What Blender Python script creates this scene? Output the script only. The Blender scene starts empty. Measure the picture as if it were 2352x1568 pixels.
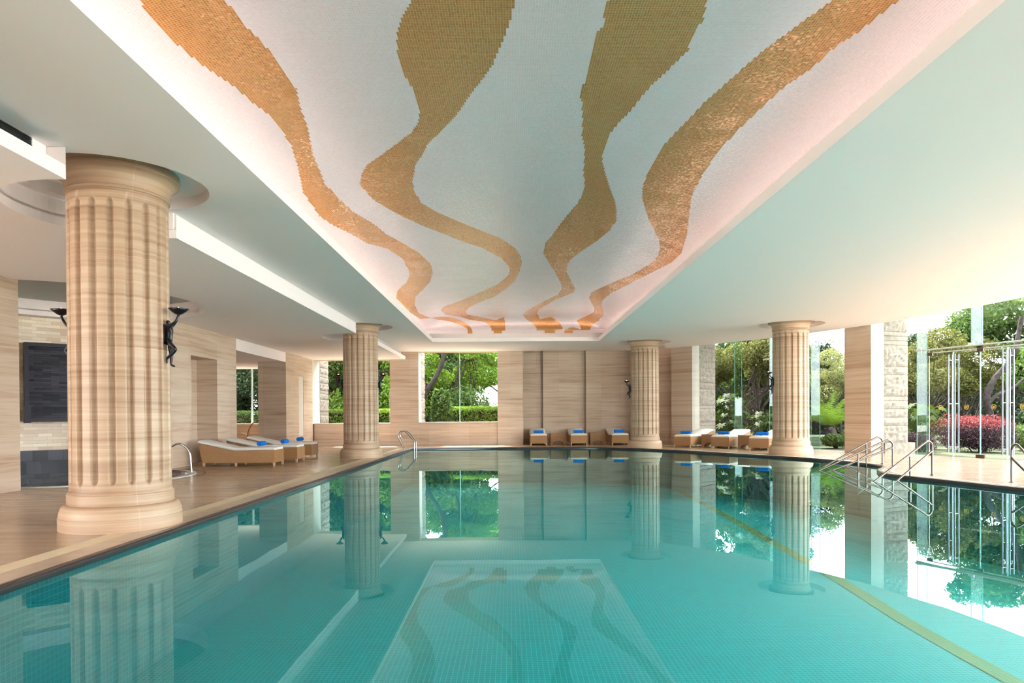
import bpy, bmesh, math, random
import numpy as np
from mathutils import Vector, Matrix
from mathutils.geometry import delaunay_2d_cdt

random.seed(4)
RNG = np.random.default_rng(11)
PI = math.pi
S = bpy.context.scene
COL = S.collection

# ------------------------------------------------------------------ camera
F_PX, CX, CY, PITCH, ROLL = 1568.0, 1172.0, 968.2, 0.0097, 0.0063
CAM = np.array([0, 0, 1.2])
_F = np.array([0, math.cos(PITCH), -math.sin(PITCH)])
_U0 = np.array([0, math.sin(PITCH), math.cos(PITCH)])
_R0 = np.array([1.0, 0, 0])
_R = _R0 * math.cos(ROLL) - _U0 * math.sin(ROLL)
_U = _U0 * math.cos(ROLL) + _R0 * math.sin(ROLL)
cam = bpy.data.cameras.new('camera')
camo = bpy.data.objects.new('camera', cam)
COL.objects.link(camo)
cam.sensor_width = 36.0
cam.lens = 24.0
cam.shift_x = (1176 - CX) / 2352
cam.shift_y = (CY - 784) / 2352
cam.clip_end = 2000
m = Matrix.Identity(4)
for i in range(3):
    m[i][0], m[i][1], m[i][2], m[i][3] = _R[i], _U[i], -_F[i], CAM[i]
camo.matrix_world = m
S.camera = camo


def ray(u, v):
    return _R * (u - CX) - _U * (v - CY) + _F * F_PX


def at_y(u, v, y):
    d = ray(u, v)
    p = CAM + d * (y / d[1])
    return Vector(p)


# ------------------------------------------------------------------ materials
def nodes(name):
    mt = bpy.data.materials.new(name)
    mt.use_nodes = True
    nt = mt.node_tree
    b = nt.nodes['Principled BSDF']
    return mt, nt, b


def N(nt, t, **kw):
    n = nt.nodes.new(t)
    for k, v in kw.items():
        if k in n.inputs:
            n.inputs[k].default_value = v
        else:
            setattr(n, k, v)
    return n


def c4(c):
    return (c[0], c[1], c[2], 1.0)


def plain(name, col, rough=0.5, metal=0.0, emit=None, es=0.0, spec=None):
    mt, nt, b = nodes(name)
    b.inputs['Base Color'].default_value = c4(col)
    b.inputs['Roughness'].default_value = rough
    b.inputs['Metallic'].default_value = metal
    if spec is not None:
        b.inputs['Specular IOR Level'].default_value = spec
    if emit:
        b.inputs['Emission Color'].default_value = c4(emit)
        b.inputs['Emission Strength'].default_value = es
    return mt


def mixrgb(nt, fac, a, b, blend='MIX'):
    n = nt.nodes.new('ShaderNodeMix')
    n.data_type = 'RGBA'
    n.blend_type = blend
    L = nt.links
    for sock, val in ((n.inputs[0], fac), (n.inputs[6], a), (n.inputs[7], b)):
        if hasattr(val, 'is_output'):
            L.new(val, sock)
        elif isinstance(val, (int, float)):
            sock.default_value = val
        else:
            sock.default_value = c4(val)
    return n.outputs[2]


def math_n(nt, op, a, b=None):
    n = nt.nodes.new('ShaderNodeMath')
    n.operation = op
    for i, v in enumerate((a, b)):
        if v is None:
            continue
        if hasattr(v, 'is_output'):
            nt.links.new(v, n.inputs[i])
        else:
            n.inputs[i].default_value = v
    return n.outputs[0]


def wall_uv(nt, flat=False):
    """object coordinates: (x+y, z) for upright faces, (x, y) for the floor"""
    tc = nt.nodes.new('ShaderNodeTexCoord')
    sp = nt.nodes.new('ShaderNodeSeparateXYZ')
    nt.links.new(tc.outputs['Object'], sp.inputs[0])
    if flat:
        return sp.outputs[0], sp.outputs[1], tc.outputs['Object']
    return math_n(nt, 'ADD', sp.outputs[0], sp.outputs[1]), sp.outputs[2], tc.outputs['Object']


def comb(nt, x, y, z=0.0):
    n = nt.nodes.new('ShaderNodeCombineXYZ')
    for i, v in enumerate((x, y, z)):
        if hasattr(v, 'is_output'):
            nt.links.new(v, n.inputs[i])
        else:
            n.inputs[i].default_value = v
    return n.outputs[0]


def ramp(nt, fac, stops):
    n = nt.nodes.new('ShaderNodeValToRGB')
    cr = n.color_ramp
    while len(cr.elements) < len(stops):
        cr.elements.new(0.5)
    for e, (p, c) in zip(cr.elements, stops):
        e.position = p
        e.color = c4(c)
    nt.links.new(fac, n.inputs[0])
    return n.outputs[0]


def stone(name, light, mid, dark, joint=None, rough=0.42, fz=13.0, fx=0.55, flat=False, tint=0.10, jcol=None, spec=0.4):
    """bedded, horizontally veined stone, optionally cut in slabs"""
    mt, nt, b = nodes(name)
    L = nt.links
    u, v, obj = wall_uv(nt, flat)
    vec = comb(nt, math_n(nt, 'MULTIPLY', u, fx), math_n(nt, 'MULTIPLY', v, fz))
    n1 = N(nt, 'ShaderNodeTexNoise', Scale=1.0, Detail=6.0, Roughness=0.62, Distortion=0.25)
    L.new(vec, n1.inputs['Vector'])
    vec2 = comb(nt, math_n(nt, 'MULTIPLY', u, fx * 0.7), math_n(nt, 'MULTIPLY', v, fz * 0.28), 3.3)
    n2 = N(nt, 'ShaderNodeTexNoise', Scale=1.0, Detail=3.0, Roughness=0.5)
    L.new(vec2, n2.inputs['Vector'])
    f = math_n(nt, 'ADD', math_n(nt, 'MULTIPLY', n1.outputs[0], 0.62), math_n(nt, 'MULTIPLY', n2.outputs[0], 0.38))
    col = ramp(nt, f, [(0.34, dark), (0.47, mid), (0.60, light)])
    if joint:
        br = N(nt, 'ShaderNodeTexBrick', Scale=1.0)
        br.offset = joint[2] if len(joint) > 2 else 0.0
        br.inputs['Brick Width'].default_value = joint[0]
        br.inputs['Row Height'].default_value = joint[1]
        br.inputs['Mortar Size'].default_value = 0.0035
        br.inputs['Mortar Smooth'].default_value = 0.0
        br.inputs['Color1'].default_value = (1 - tint, 1 - tint * 1.35, 1 - tint * 1.6, 1)
        br.inputs['Color2'].default_value = (1, 1, 1, 1)
        br.inputs['Mortar'].default_value = c4(jcol or (0.86, 0.82, 0.78))
        L.new(comb(nt, u, v), br.inputs['Vector'])
        col = mixrgb(nt, 1.0, col, br.outputs['Color'], 'MULTIPLY')
    L.new(col, b.inputs['Base Color'])
    b.inputs['Roughness'].default_value = rough
    b.inputs['Specular IOR Level'].default_value = spec
    return mt


M = {}
LT, MD, DK = (0.65, 0.52, 0.41), (0.575, 0.435, 0.325), (0.42, 0.28, 0.19)
M['stone'] = stone('veined sandstone slabs', LT, MD, DK, joint=(0.78, 0.62), rough=0.45)
M['stone_shaded'] = stone('shaded veined sandstone', (0.58, 0.42, 0.31), (0.50, 0.345, 0.25), (0.38, 0.23, 0.155), joint=(0.9, 0.62))  # darker copy of the slabs with the recess's shade in its colour
M['column'] = stone('turned sandstone', (0.505, 0.365, 0.25), (0.42, 0.28, 0.182), (0.285, 0.165, 0.097), joint=(9.0, 0.93), rough=0.4, fz=21, fx=0.35, tint=0.0, jcol=(1.25, 1.25, 1.25))
M['white_stone'] = plain('pale stone reveal', (0.62, 0.58, 0.53), 0.5)
M['return'] = stone('cream stone return', (0.36, 0.32, 0.275), (0.33, 0.29, 0.245), (0.29, 0.25, 0.205), joint=(9.0, 0.62), rough=0.5)
M['floor'] = stone('polished deck stone', (0.48, 0.335, 0.225), (0.395, 0.265, 0.17), (0.28, 0.175, 0.105), joint=(1.2, 0.6, 0.5), rough=0.22, fz=7.5, fx=1.1, flat=True, tint=0.06, jcol=(0.9, 0.87, 0.84))
M['coping'] = stone('deck border stone', (0.58, 0.455, 0.35), (0.50, 0.38, 0.285), (0.39, 0.28, 0.20), rough=0.3, fz=4, fx=4, flat=True)
M['ceiling'] = plain('white painted plaster', (0.98, 0.89, 0.88), 0.75, spec=0.25)  # pinkish tint in the white cancels the pool's green bounce
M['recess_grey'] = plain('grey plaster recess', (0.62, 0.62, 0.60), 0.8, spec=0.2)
M['rim_dark'] = plain('dark granite rim', (0.035, 0.030, 0.034), 0.22)
M['steel'] = plain('polished steel', (0.50, 0.48, 0.46), 0.2, 1.0)
M['handle'] = plain('grey door pull', (0.20, 0.23, 0.26), 0.3, 0.9)
M['steel_warm'] = plain('brushed steel rail', (0.19, 0.165, 0.145), 0.25, 1.0)
M['bronze'] = plain('black bronze', (0.012, 0.011, 0.015), 0.32, 0.35)
M['copper_bowl'] = plain('dark copper bowl', (0.10, 0.022, 0.012), 0.35, 0.6)
M['bulb'] = plain('warm bulb', (1, 0.9, 0.75), 0.5, emit=(1.0, 0.82, 0.58), es=6.0)
M['cushion'] = plain('off white cushion', (0.72, 0.68, 0.63), 0.85, spec=0.1)
M['legs'] = plain('honey wood leg', (0.50, 0.33, 0.18), 0.5)
M['patch'] = plain('dark bronze fitting', (0.10, 0.065, 0.045), 0.35, 0.5)
M['alu'] = plain('pale aluminium', (0.72, 0.80, 0.82), 0.3, 0.6)
M['vent'] = plain('dark vent grille', (0.022, 0.022, 0.026), 0.5)
M['slate_frame'] = plain('dark slate frame', (0.035, 0.032, 0.040), 0.35)
M['gold_mark'] = plain('gold film mark', (0.72, 0.53, 0.10), 0.45)
M['brown_wood'] = plain('brown bent wood', (0.30, 0.13, 0.06), 0.4)
M['bark'] = None


def bump_fabric(name, c1, c2, scale, strength=0.4, rough=0.9):
    mt, nt, b = nodes(name)
    tc = nt.nodes.new('ShaderNodeTexCoord')
    n = N(nt, 'ShaderNodeTexNoise', Scale=scale, Detail=4.0)
    nt.links.new(tc.outputs['Object'], n.inputs['Vector'])
    nt.links.new(ramp(nt, n.outputs[0], [(0.35, c1), (0.65, c2)]), b.inputs['Base Color'])
    bp = N(nt, 'ShaderNodeBump', Strength=strength, Distance=0.01)
    nt.links.new(n.outputs[0], bp.inputs['Height'])
    nt.links.new(bp.outputs[0], b.inputs['Normal'])
    b.inputs['Roughness'].default_value = rough
    b.inputs['Specular IOR Level'].default_value = 0.15
    return mt


M['towel'] = bump_fabric('blue terry towel', (0.005, 0.11, 0.50), (0.012, 0.20, 0.70), 60)
M['bark'] = bump_fabric('grey brown bark', (0.018, 0.013, 0.011), (0.06, 0.046, 0.04), 9, 0.8)
M['bark_dark'] = bump_fabric('dark bark', (0.008, 0.006, 0.006), (0.026, 0.02, 0.019), 9, 0.8)
M['rough_stone'] = bump_fabric('split face stone', (0.17, 0.14, 0.115), (0.24, 0.205, 0.17), 9, 0.5, 0.85)
M['ground'] = bump_fabric('garden soil and turf', (0.020, 0.022, 0.014), (0.045, 0.055, 0.022), 1.5)
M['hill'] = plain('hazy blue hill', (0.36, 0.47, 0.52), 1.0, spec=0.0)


def tiles(name, c1, c2, grout, w, h, mortar, flat=True, offset=0.0, rough=0.2, uv=False, bump=0.0, bias=0.0):
    mt, nt, b = nodes(name)
    L = nt.links
    br = N(nt, 'ShaderNodeTexBrick', Scale=1.0)
    br.offset = offset
    br.inputs['Brick Width'].default_value = w
    br.inputs['Row Height'].default_value = h
    br.inputs['Mortar Size'].default_value = mortar
    br.inputs['Mortar Smooth'].default_value = 0.1
    br.inputs['Bias'].default_value = bias
    br.inputs['Color1'].default_value = c4(c1)
    br.inputs['Color2'].default_value = c4(c2)
    br.inputs['Mortar'].default_value = c4(grout)
    if uv:
        tc = nt.nodes.new('ShaderNodeTexCoord')
        L.new(tc.outputs['UV'], br.inputs['Vector'])
    else:
        u, v, _ = wall_uv(nt, flat)
        L.new(comb(nt, u, v), br.inputs['Vector'])
    L.new(br.outputs['Color'], b.inputs['Base Color'])
    b.inputs['Roughness'].default_value = rough
    if bump:
        bp = N(nt, 'ShaderNodeBump', Strength=bump, Distance=0.02)
        bp.invert = True
        L.new(br.outputs['Fac'], bp.inputs['Height'])
        L.new(bp.outputs[0], b.inputs['Normal'])
    return mt


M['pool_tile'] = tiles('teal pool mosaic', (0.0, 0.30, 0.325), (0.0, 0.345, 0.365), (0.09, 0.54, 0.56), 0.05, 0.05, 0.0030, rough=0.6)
M['pool_wall'] = tiles('teal pool wall mosaic', (0.0, 0.135, 0.15), (0.0, 0.155, 0.165), (0.04, 0.22, 0.23), 0.05, 0.05, 0.0030, flat=False, rough=0.6)  # darker copy of the floor tile; shade is mixed into the colour
M['lane_tile'] = tiles('yellow lane mosaic', (0.30, 0.23, 0.045), (0.26, 0.215, 0.05), (0.3, 0.36, 0.22), 0.05, 0.05, 0.003, rough=0.6)
M['wicker'] = tiles('honey wicker weave', (0.37, 0.185, 0.07), (0.46, 0.25, 0.105), (0.22, 0.105, 0.04), 0.032, 0.013, 0.0022, flat=False, offset=0.5, rough=0.55, bump=0.5)
M['brick'] = tiles('split stone courses', (0.60, 0.44, 0.31), (0.86, 0.73, 0.57), (0.50, 0.36, 0.25), 0.38, 0.072, 0.0025, flat=False, offset=0.37, rough=0.4, bump=0.6)
M['slate'] = tiles('glossy slate strips', (0.008, 0.007, 0.012), (0.045, 0.043, 0.06), (0.004, 0.004, 0.005), 0.42, 0.045, 0.002, flat=False, offset=0.5, rough=0.38, bump=0.35)
M['slate_tile'] = tiles('dark slate tiles', (0.016, 0.015, 0.02), (0.06, 0.058, 0.075), (0.015, 0.015, 0.017), 0.40, 0.27, 0.006, flat=False, offset=0.5, rough=0.22)
M['grate'] = tiles('slotted drain stone', (0.80, 0.68, 0.47), (0.76, 0.64, 0.44), (0.52, 0.42, 0.29), 0.4, 0.022, 0.004, rough=0.5)


def mosaic_mat(name, c1, c2, grout, metal, rough, jitter):
    mt, nt, b = nodes(name)
    L = nt.links
    tc = nt.nodes.new('ShaderNodeTexCoord')
    br = N(nt, 'ShaderNodeTexBrick', Scale=1.0)
    br.offset = 0.0
    br.inputs['Brick Width'].default_value = 1.0
    br.inputs['Row Height'].default_value = 1.0
    br.inputs['Mortar Size'].default_value = 0.055
    br.inputs['Mortar Smooth'].default_value = 0.1
    br.inputs['Color1'].default_value = c4(c1)
    br.inputs['Color2'].default_value = c4(c2)
    br.inputs['Mortar'].default_value = c4(grout)
    L.new(tc.outputs['UV'], br.inputs['Vector'])
    L.new(br.outputs['Color'], b.inputs['Base Color'])
    fl = nt.nodes.new('ShaderNodeVectorMath')
    fl.operation = 'FLOOR'
    L.new(tc.outputs['UV'], fl.inputs[0])
    wn = nt.nodes.new('ShaderNodeTexWhiteNoise')
    L.new(fl.outputs[0], wn.inputs['Vector'])
    # sheets of tiles were set by hand: neighbouring groups tilt together a little
    sc = nt.nodes.new('ShaderNodeVectorMath')
    sc.operation = 'MULTIPLY'
    sc.inputs[1].default_value = (1 / 22, 1 / 14, 1)
    L.new(tc.outputs['UV'], sc.inputs[0])
    fl2 = nt.nodes.new('ShaderNodeVectorMath')
    fl2.operation = 'FLOOR'
    L.new(sc.outputs[0], fl2.inputs[0])
    wn2 = nt.nodes.new('ShaderNodeTexWhiteNoise')
    L.new(fl2.outputs[0], wn2.inputs['Vector'])
    add = nt.nodes.new('ShaderNodeVectorMath')
    add.operation = 'ADD'
    L.new(wn.outputs['Color'], add.inputs[0])
    half = nt.nodes.new('ShaderNodeVectorMath')
    half.operation = 'MULTIPLY_ADD'
    half.inputs[1].default_value = (0.3, 0.3, 0.3)
    half.inputs[2].default_value = (0.35, 0.35, 0.35)
    L.new(wn2.outputs['Color'], half.inputs[0])
    L.new(half.outputs[0], add.inputs[1])
    sb = nt.nodes.new('ShaderNodeVectorMath')
    sb.operation = 'SUBTRACT'
    L.new(add.outputs[0], sb.inputs[0])
    sb.inputs[1].default_value = (1.0, 1.0, 1.0)
    ml = nt.nodes.new('ShaderNodeVectorMath')
    ml.operation = 'SCALE'
    L.new(sb.outputs[0], ml.inputs[0])
    ml.inputs['Scale'].default_value = jitter
    ge = nt.nodes.new('ShaderNodeNewGeometry')
    ad = nt.nodes.new('ShaderNodeVectorMath')
    ad.operation = 'ADD'
    L.new(ge.outputs['Normal'], ad.inputs[0])
    L.new(ml.outputs[0], ad.inputs[1])
    nm = nt.nodes.new('ShaderNodeVectorMath')
    nm.operation = 'NORMALIZE'
    L.new(ad.outputs[0], nm.inputs[0])
    L.new(nm.outputs[0], b.inputs['Normal'])
    b.inputs['Metallic'].default_value = metal
    b.inputs['Roughness'].default_value = rough
    return mt


M['silver'] = mosaic_mat('silver glass mosaic', (0.83, 0.715, 0.755), (0.89, 0.775, 0.81), (1.0, 0.91, 0.94), 0.08, 0.24, 0.10)
M['gold'] = mosaic_mat('gold glass mosaic', (0.58, 0.225, 0.05), (0.74, 0.32, 0.085), (1.0, 0.70, 0.42), 0.3, 0.2, 0.15)


def thin(name, tint, ior, gloss=(1, 1, 1), rough=0.0, bump=None):
    """a see-through sheet: Fresnel mix of clear transmission and mirror reflection"""
    mt = bpy.data.materials.new(name)
    mt.use_nodes = True
    nt = mt.node_tree
    nt.nodes.clear()
    out = nt.nodes.new('ShaderNodeOutputMaterial')
    mx = nt.nodes.new('ShaderNodeMixShader')
    fr = N(nt, 'ShaderNodeFresnel', IOR=ior)
    tr = N(nt, 'ShaderNodeBsdfTransparent', Color=c4(tint))
    gl = N(nt, 'ShaderNodeBsdfGlossy', Color=c4(gloss), Roughness=rough)
    # same reflectance from both sides of the sheet (no total reflection inside it)
    ge = nt.nodes.new('ShaderNodeNewGeometry')
    mr = nt.nodes.new('ShaderNodeMapRange')
    mr.inputs['To Min'].default_value = ior
    mr.inputs['To Max'].default_value = 1.0 / ior
    nt.links.new(ge.outputs['Backfacing'], mr.inputs['Value'])
    nt.links.new(mr.outputs[0], fr.inputs['IOR'])
    nt.links.new(fr.outputs[0], mx.inputs[0])
    nt.links.new(tr.outputs[0], mx.inputs[1])
    nt.links.new(gl.outputs[0], mx.inputs[2])
    nt.links.new(mx.outputs[0], out.inputs[0])
    if bump:
        tc = nt.nodes.new('ShaderNodeTexCoord')
        n = N(nt, 'ShaderNodeTexNoise', Scale=bump[0], Detail=2.0)
        nt.links.new(tc.outputs['Object'], n.inputs['Vector'])
        bp = N(nt, 'ShaderNodeBump', Strength=bump[1], Distance=bump[2])
        nt.links.new(n.outputs[0], bp.inputs['Height'])
        for s in (fr, gl):
            nt.links.new(bp.outputs[0], s.inputs['Normal'])
    return mt


M['water'] = thin('calm pool water', (0.55, 0.98, 1.0), 1.33, (0.72, 0.97, 0.99), bump=(0.9, 0.05, 0.02))
M['spa_water'] = thin('still spa water', (0.45, 0.58, 0.58), 1.33)
M['glass'] = thin('clear glazing', (0.965, 0.99, 0.985), 1.22)
M['glass_fin'] = thin('greenish glass fin', (0.80, 0.93, 0.91), 1.25)
M['glass_edge'] = plain('green glass edge', (0.30, 0.62, 0.60), 0.2)


def leaf_mat(name, c1, c2, trans, tcol):
    mt = bpy.data.materials.new(name)
    mt.use_nodes = True
    nt = mt.node_tree
    nt.nodes.clear()
    L = nt.links
    out = nt.nodes.new('ShaderNodeOutputMaterial')
    ge = nt.nodes.new('ShaderNodeNewGeometry')
    col = ramp(nt, ge.outputs['Random Per Island'], [(0.0, c1), (1.0, c2)])
    df = nt.nodes.new('ShaderNodeBsdfDiffuse')
    L.new(col, df.inputs['Color'])
    tl = nt.nodes.new('ShaderNodeBsdfTranslucent')
    L.new(mixrgb(nt, 0.6, col, tcol), tl.inputs['Color'])
    mx = nt.nodes.new('ShaderNodeMixShader')
    mx.inputs[0].default_value = trans
    L.new(df.outputs[0], mx.inputs[1])
    L.new(tl.outputs[0], mx.inputs[2])
    gl = N(nt, 'ShaderNodeBsdfGlossy', Roughness=0.55, Color=(1, 1, 1, 1))
    m2 = nt.nodes.new('ShaderNodeMixShader')
    m2.inputs[0].default_value = 0.012
    L.new(mx.outputs[0], m2.inputs[1])
    L.new(gl.outputs[0], m2.inputs[2])
    L.new(m2.outputs[0], out.inputs[0])
    return mt


M['leaf_bright'] = leaf_mat('bright green leaf', (0.04953, 0.1101, 0.006604), (0.1101, 0.1816, 0.01651), 0.45, (0.1651, 0.2477, 0.01651))
M['leaf_fatsia'] = leaf_mat('yellow green fatsia leaf', (0.01296, 0.02754, 0.001944), (0.02916, 0.04536, 0.003888), 0.35, (0.03888, 0.06156, 0.003888))
M['leaf_mid'] = leaf_mat('mid green leaf', (0.02191, 0.05356, 0.008761), (0.05842, 0.09737, 0.01947), 0.35, (0.0779, 0.1266, 0.01947))
M['leaf_dark'] = leaf_mat('dark green leaf', (0.007618, 0.01905, 0.00635), (0.0254, 0.04234, 0.01482), 0.25, (0.0254, 0.04234, 0.008467))
M['leaf_olive'] = leaf_mat('olive leaf', (0.0381, 0.04657, 0.008467), (0.08467, 0.08467, 0.01905), 0.35, (0.09317, 0.09317, 0.01693))
M['leaf_pale'] = leaf_mat('pale yellow green leaf', (0.09317, 0.1143, 0.03387), (0.1608, 0.1693, 0.0635), 0.45, (0.1778, 0.1693, 0.0508))
M['leaf_red'] = leaf_mat('red tip leaf', (0.1016, 0.0127, 0.01905), (0.1778, 0.03387, 0.03387), 0.3, (0.1693, 0.03387, 0.03387))
M['leaf_purple'] = leaf_mat('purple leaf', (0.0127, 0.006774, 0.01101), (0.04657, 0.0254, 0.03175), 0.2, (0.0508, 0.02117, 0.02964))
M['leaf_pink'] = leaf_mat('pink blossom', (0.2117, 0.1185, 0.1524), (0.2964, 0.2032, 0.2202), 0.3, (0.254, 0.1693, 0.1905))


# ------------------------------------------------------------------ mesh building
class MB:
    def __init__(self):
        self.v, self.f, self.mi, self.sm = [], [], [], []

    def add(self, vs, fs, mi=0, smooth=False):
        o = len(self.v)
        self.v += [tuple(p) for p in vs]
        for f in fs:
            self.f.append([i + o for i in f])
            self.mi.append(mi)
            self.sm.append(smooth)
        return self

    def box(self, x0, x1, y0, y1, z0, z1, mi=0):
        vs = [(x, y, z) for z in (z0, z1) for y in (y0, y1) for x in (x0, x1)]
        fs = [(0, 2, 3, 1), (4, 5, 7, 6), (0, 1, 5, 4), (2, 6, 7, 3), (0, 4, 6, 2), (1, 3, 7, 5)]
        return self.add(vs, fs, mi)

    def obox(self, p, q, w, z0, z1, side=0.0, mi=0, edge_mi=None):
        """upright box along the ground line p-q, w wide, shifted sideways"""
        p, q = Vector(p[:2]), Vector(q[:2])
        d = (q - p).normalized()
        n = Vector((-d.y, d.x))
        a = n * (side - w / 2)
        b = n * (side + w / 2)
        ring = [p + a, q + a, q + b, p + b]
        vs = [(r.x, r.y, z0) for r in ring] + [(r.x, r.y, z1) for r in ring]
        big = [(0, 1, 5, 4), (2, 3, 7, 6)]
        small = [(3, 2, 1, 0), (4, 5, 6, 7), (1, 2, 6, 5), (3, 0, 4, 7)]
        self.add(vs, big, mi)
        o = len(self.v) - 8
        for f in small:
            self.f.append([i + o for i in f])
            self.mi.append(mi if edge_mi is None else edge_mi)
            self.sm.append(False)
        return self

    def prism(self, poly, z0, z1, mi=0, cap=True, flip=False):
        n = len(poly)
        vs = [(p[0], p[1], z0) for p in poly] + [(p[0], p[1], z1) for p in poly]
        fs = [(i, (i + 1) % n, n + (i + 1) % n, n + i) for i in range(n)]
        if flip:
            fs = [f[::-1] for f in fs]
        if cap:
            fs += [tuple(range(n - 1, -1, -1)), tuple(range(n, 2 * n))]
        return self.add(vs, fs, mi)

    def tube(self, pts, r, seg=8, mi=0, caps=True, smooth=True):
        pts = [Vector(p) for p in pts]
        n = len(pts)
        rs = r if isinstance(r, (list, tuple)) else [r] * n
        t0 = (pts[1] - pts[0]).normalized()
        up = Vector((0, 0, 1)) if abs(t0.z) < 0.9 else Vector((1, 0, 0))
        x = t0.cross(up).normalized()
        vs, fs = [], []
        for i, p in enumerate(pts):
            t = (pts[min(i + 1, n - 1)] - pts[max(i - 1, 0)]).normalized()
            x = (x - t * x.dot(t)).normalized()
            y = t.cross(x)
            for k in range(seg):
                a = 2 * PI * k / seg
                vs.append(p + (x * math.cos(a) + y * math.sin(a)) * rs[i])
        for i in range(n - 1):
            for k in range(seg):
                k2 = (k + 1) % seg
                fs.append((i * seg + k, i * seg + k2, (i + 1) * seg + k2, (i + 1) * seg + k))
        self.add(vs, fs, mi, smooth)
        if caps:
            self.add(vs[:seg], [tuple(range(seg - 1, -1, -1))], mi)
            self.add(vs[-seg:], [tuple(range(seg))], mi)
        return self

    def lathe(self, prof, seg=48, c=(0, 0), mi=0, smooth=True, cap_top=False, cap_bot=False):
        vs, fs = [], []
        for r, z in prof:
            for k in range(seg):
                a = 2 * PI * k / seg
                vs.append((c[0] + r * math.cos(a), c[1] + r * math.sin(a), z))
        for i in range(len(prof) - 1):
            for k in range(seg):
                k2 = (k + 1) % seg
                fs.append((i * seg + k, i * seg + k2, (i + 1) * seg + k2, (i + 1) * seg + k))
        self.add(vs, fs, mi, smooth)
        if cap_top:
            self.add(vs[-seg:], [tuple(range(seg))], mi)
        if cap_bot:
            self.add(vs[:seg], [tuple(range(seg - 1, -1, -1))], mi)
        return self

    def build(self, name, mats, parent=None, loc=None, rotz=0.0, bevel=0.0, autosm=False):
        me = bpy.data.meshes.new(name)
        me.from_pydata(self.v, [], self.f)
        if not isinstance(mats, (list, tuple)):
            mats = [mats]
        for mt in mats:
            me.materials.append(mt)
        me.polygons.foreach_set('material_index', self.mi)
        me.polygons.foreach_set('use_smooth', self.sm)
        me.update()
        o = bpy.data.objects.new(name, me)
        COL.objects.link(o)
        if parent:
            o.parent = parent
        if loc is not None:
            o.location = loc
        o.rotation_euler = (0, 0, rotz)
        if bevel:
            bv = o.modifiers.new('bevel', 'BEVEL')
            bv.width = bevel
            bv.segments = 2
            bv.limit_method = 'ANGLE'
        return o


def tag(o, label, cat, group=None, kind=None):
    o['label'] = label
    o['category'] = cat
    if group:
        o['group'] = group
    if kind:
        o['kind'] = kind
    return o


def thing(name, label, cat, loc=(0, 0, 0), rotz=0.0, group=None, kind=None):
    o = bpy.data.objects.new(name, None)
    o.empty_display_size = 0.2
    COL.objects.link(o)
    o.location = loc
    o.rotation_euler = (0, 0, rotz)
    return tag(o, label, cat, group, kind)


def dup(root, loc, rotz, label, group=None):
    r = root.copy()
    COL.objects.link(r)
    r.location = loc
    r.rotation_euler = (0, 0, rotz)
    r['label'] = label
    if group:
        r['group'] = group
    for ch in list(root.children):
        c = ch.copy()
        COL.objects.link(c)
        c.parent = r
        for g in list(ch.children):
            d = g.copy()
            COL.objects.link(d)
            d.parent = c
    return r


def inside(poly, x, y):
    r = False
    n = len(poly)
    j = n - 1
    for i in range(n):
        xi, yi = poly[i][0], poly[i][1]
        xj, yj = poly[j][0], poly[j][1]
        if (yi > y) != (yj > y) and x < (xj - xi) * (y - yi) / (yj - yi) + xi:
            r = not r
        j = i
    return r


def tri_poly(outer, holes):
    vs, es = [], []
    for loop in [outer] + list(holes):
        o = len(vs)
        n = len(loop)
        vs += [Vector((p[0], p[1])) for p in loop]
        es += [(o + i, o + (i + 1) % n) for i in range(n)]
    V, _, Fs, *_ = delaunay_2d_cdt(vs, es, [], 0, 1e-5)
    out = []
    for f in Fs:
        cx = sum(V[i].x for i in f) / len(f)
        cy = sum(V[i].y for i in f) / len(f)
        if inside(outer, cx, cy) and not any(inside(h, cx, cy) for h in holes):
            out.append(tuple(f))
    return V, out


def plate(mb, outer, holes, z0, z1, mi=0, top=True, bottom=True, sides=True):
    V, Fs = tri_poly(outer, holes)
    if bottom:
        mb.add([(v.x, v.y, z0) for v in V], [f[::-1] for f in Fs], mi)
    if top:
        mb.add([(v.x, v.y, z1) for v in V], Fs, mi)
    if sides and z1 > z0:
        for loop in [outer] + list(holes):
            mb.prism(loop, z0, z1, mi, cap=False)
    return mb


def circle(cx, cy, r, n=48, a0=0.0, a1=2 * PI, closed=True):
    k = n if closed else n + 1
    return [(cx + r * math.cos(a0 + (a1 - a0) * i / n), cy + r * math.sin(a0 + (a1 - a0) * i / n)) for i in range(k)]


def smooth_path(pts, sub=6):
    """Catmull-Rom through the points"""
    P = [Vector(p) for p in pts]
    out = []
    for i in range(len(P) - 1):
        a, b, c, d = P[max(i - 1, 0)], P[i], P[i + 1], P[min(i + 2, len(P) - 1)]
        for k in range(sub):
            t = k / sub
            out.append(0.5 * ((2 * b) + (c - a) * t + (2 * a - 5 * b + 4 * c - d) * t * t + (3 * b - a - 3 * c + d) * t ** 3))
    out.append(P[-1])
    return out


def fillet(pts, r, n=6):
    """round the corners of a 3d polyline"""
    P = [Vector(p) for p in pts]
    out = [P[0]]
    for i in range(1, len(P) - 1):
        a, b, c = P[i - 1], P[i], P[i + 1]
        d1, d2 = (a - b), (c - b)
        l = min(r, d1.length * 0.48, d2.length * 0.48)
        s, e = b + d1.normalized() * l, b + d2.normalized() * l
        for k in range(n + 1):
            t = k / n
            out.append((1 - t) ** 2 * s + 2 * t * (1 - t) * b + t * t * e)
    out.append(P[-1])
    return out


# ------------------------------------------------------------------ key dimensions
DECK = 0.048          # deck above the water
ZC = 3.68             # main ceiling
ZS = 3.38             # dropped ceiling on the left
YF = 26.5             # far wall
XL = -7.61            # left wall
AC, AR = (-6.08, 13.31), 17.29     # the curved right side


def arc_pt(phi, r=AR):
    return (AC[0] + r * math.cos(phi), AC[1] + r * math.sin(phi))


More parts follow.
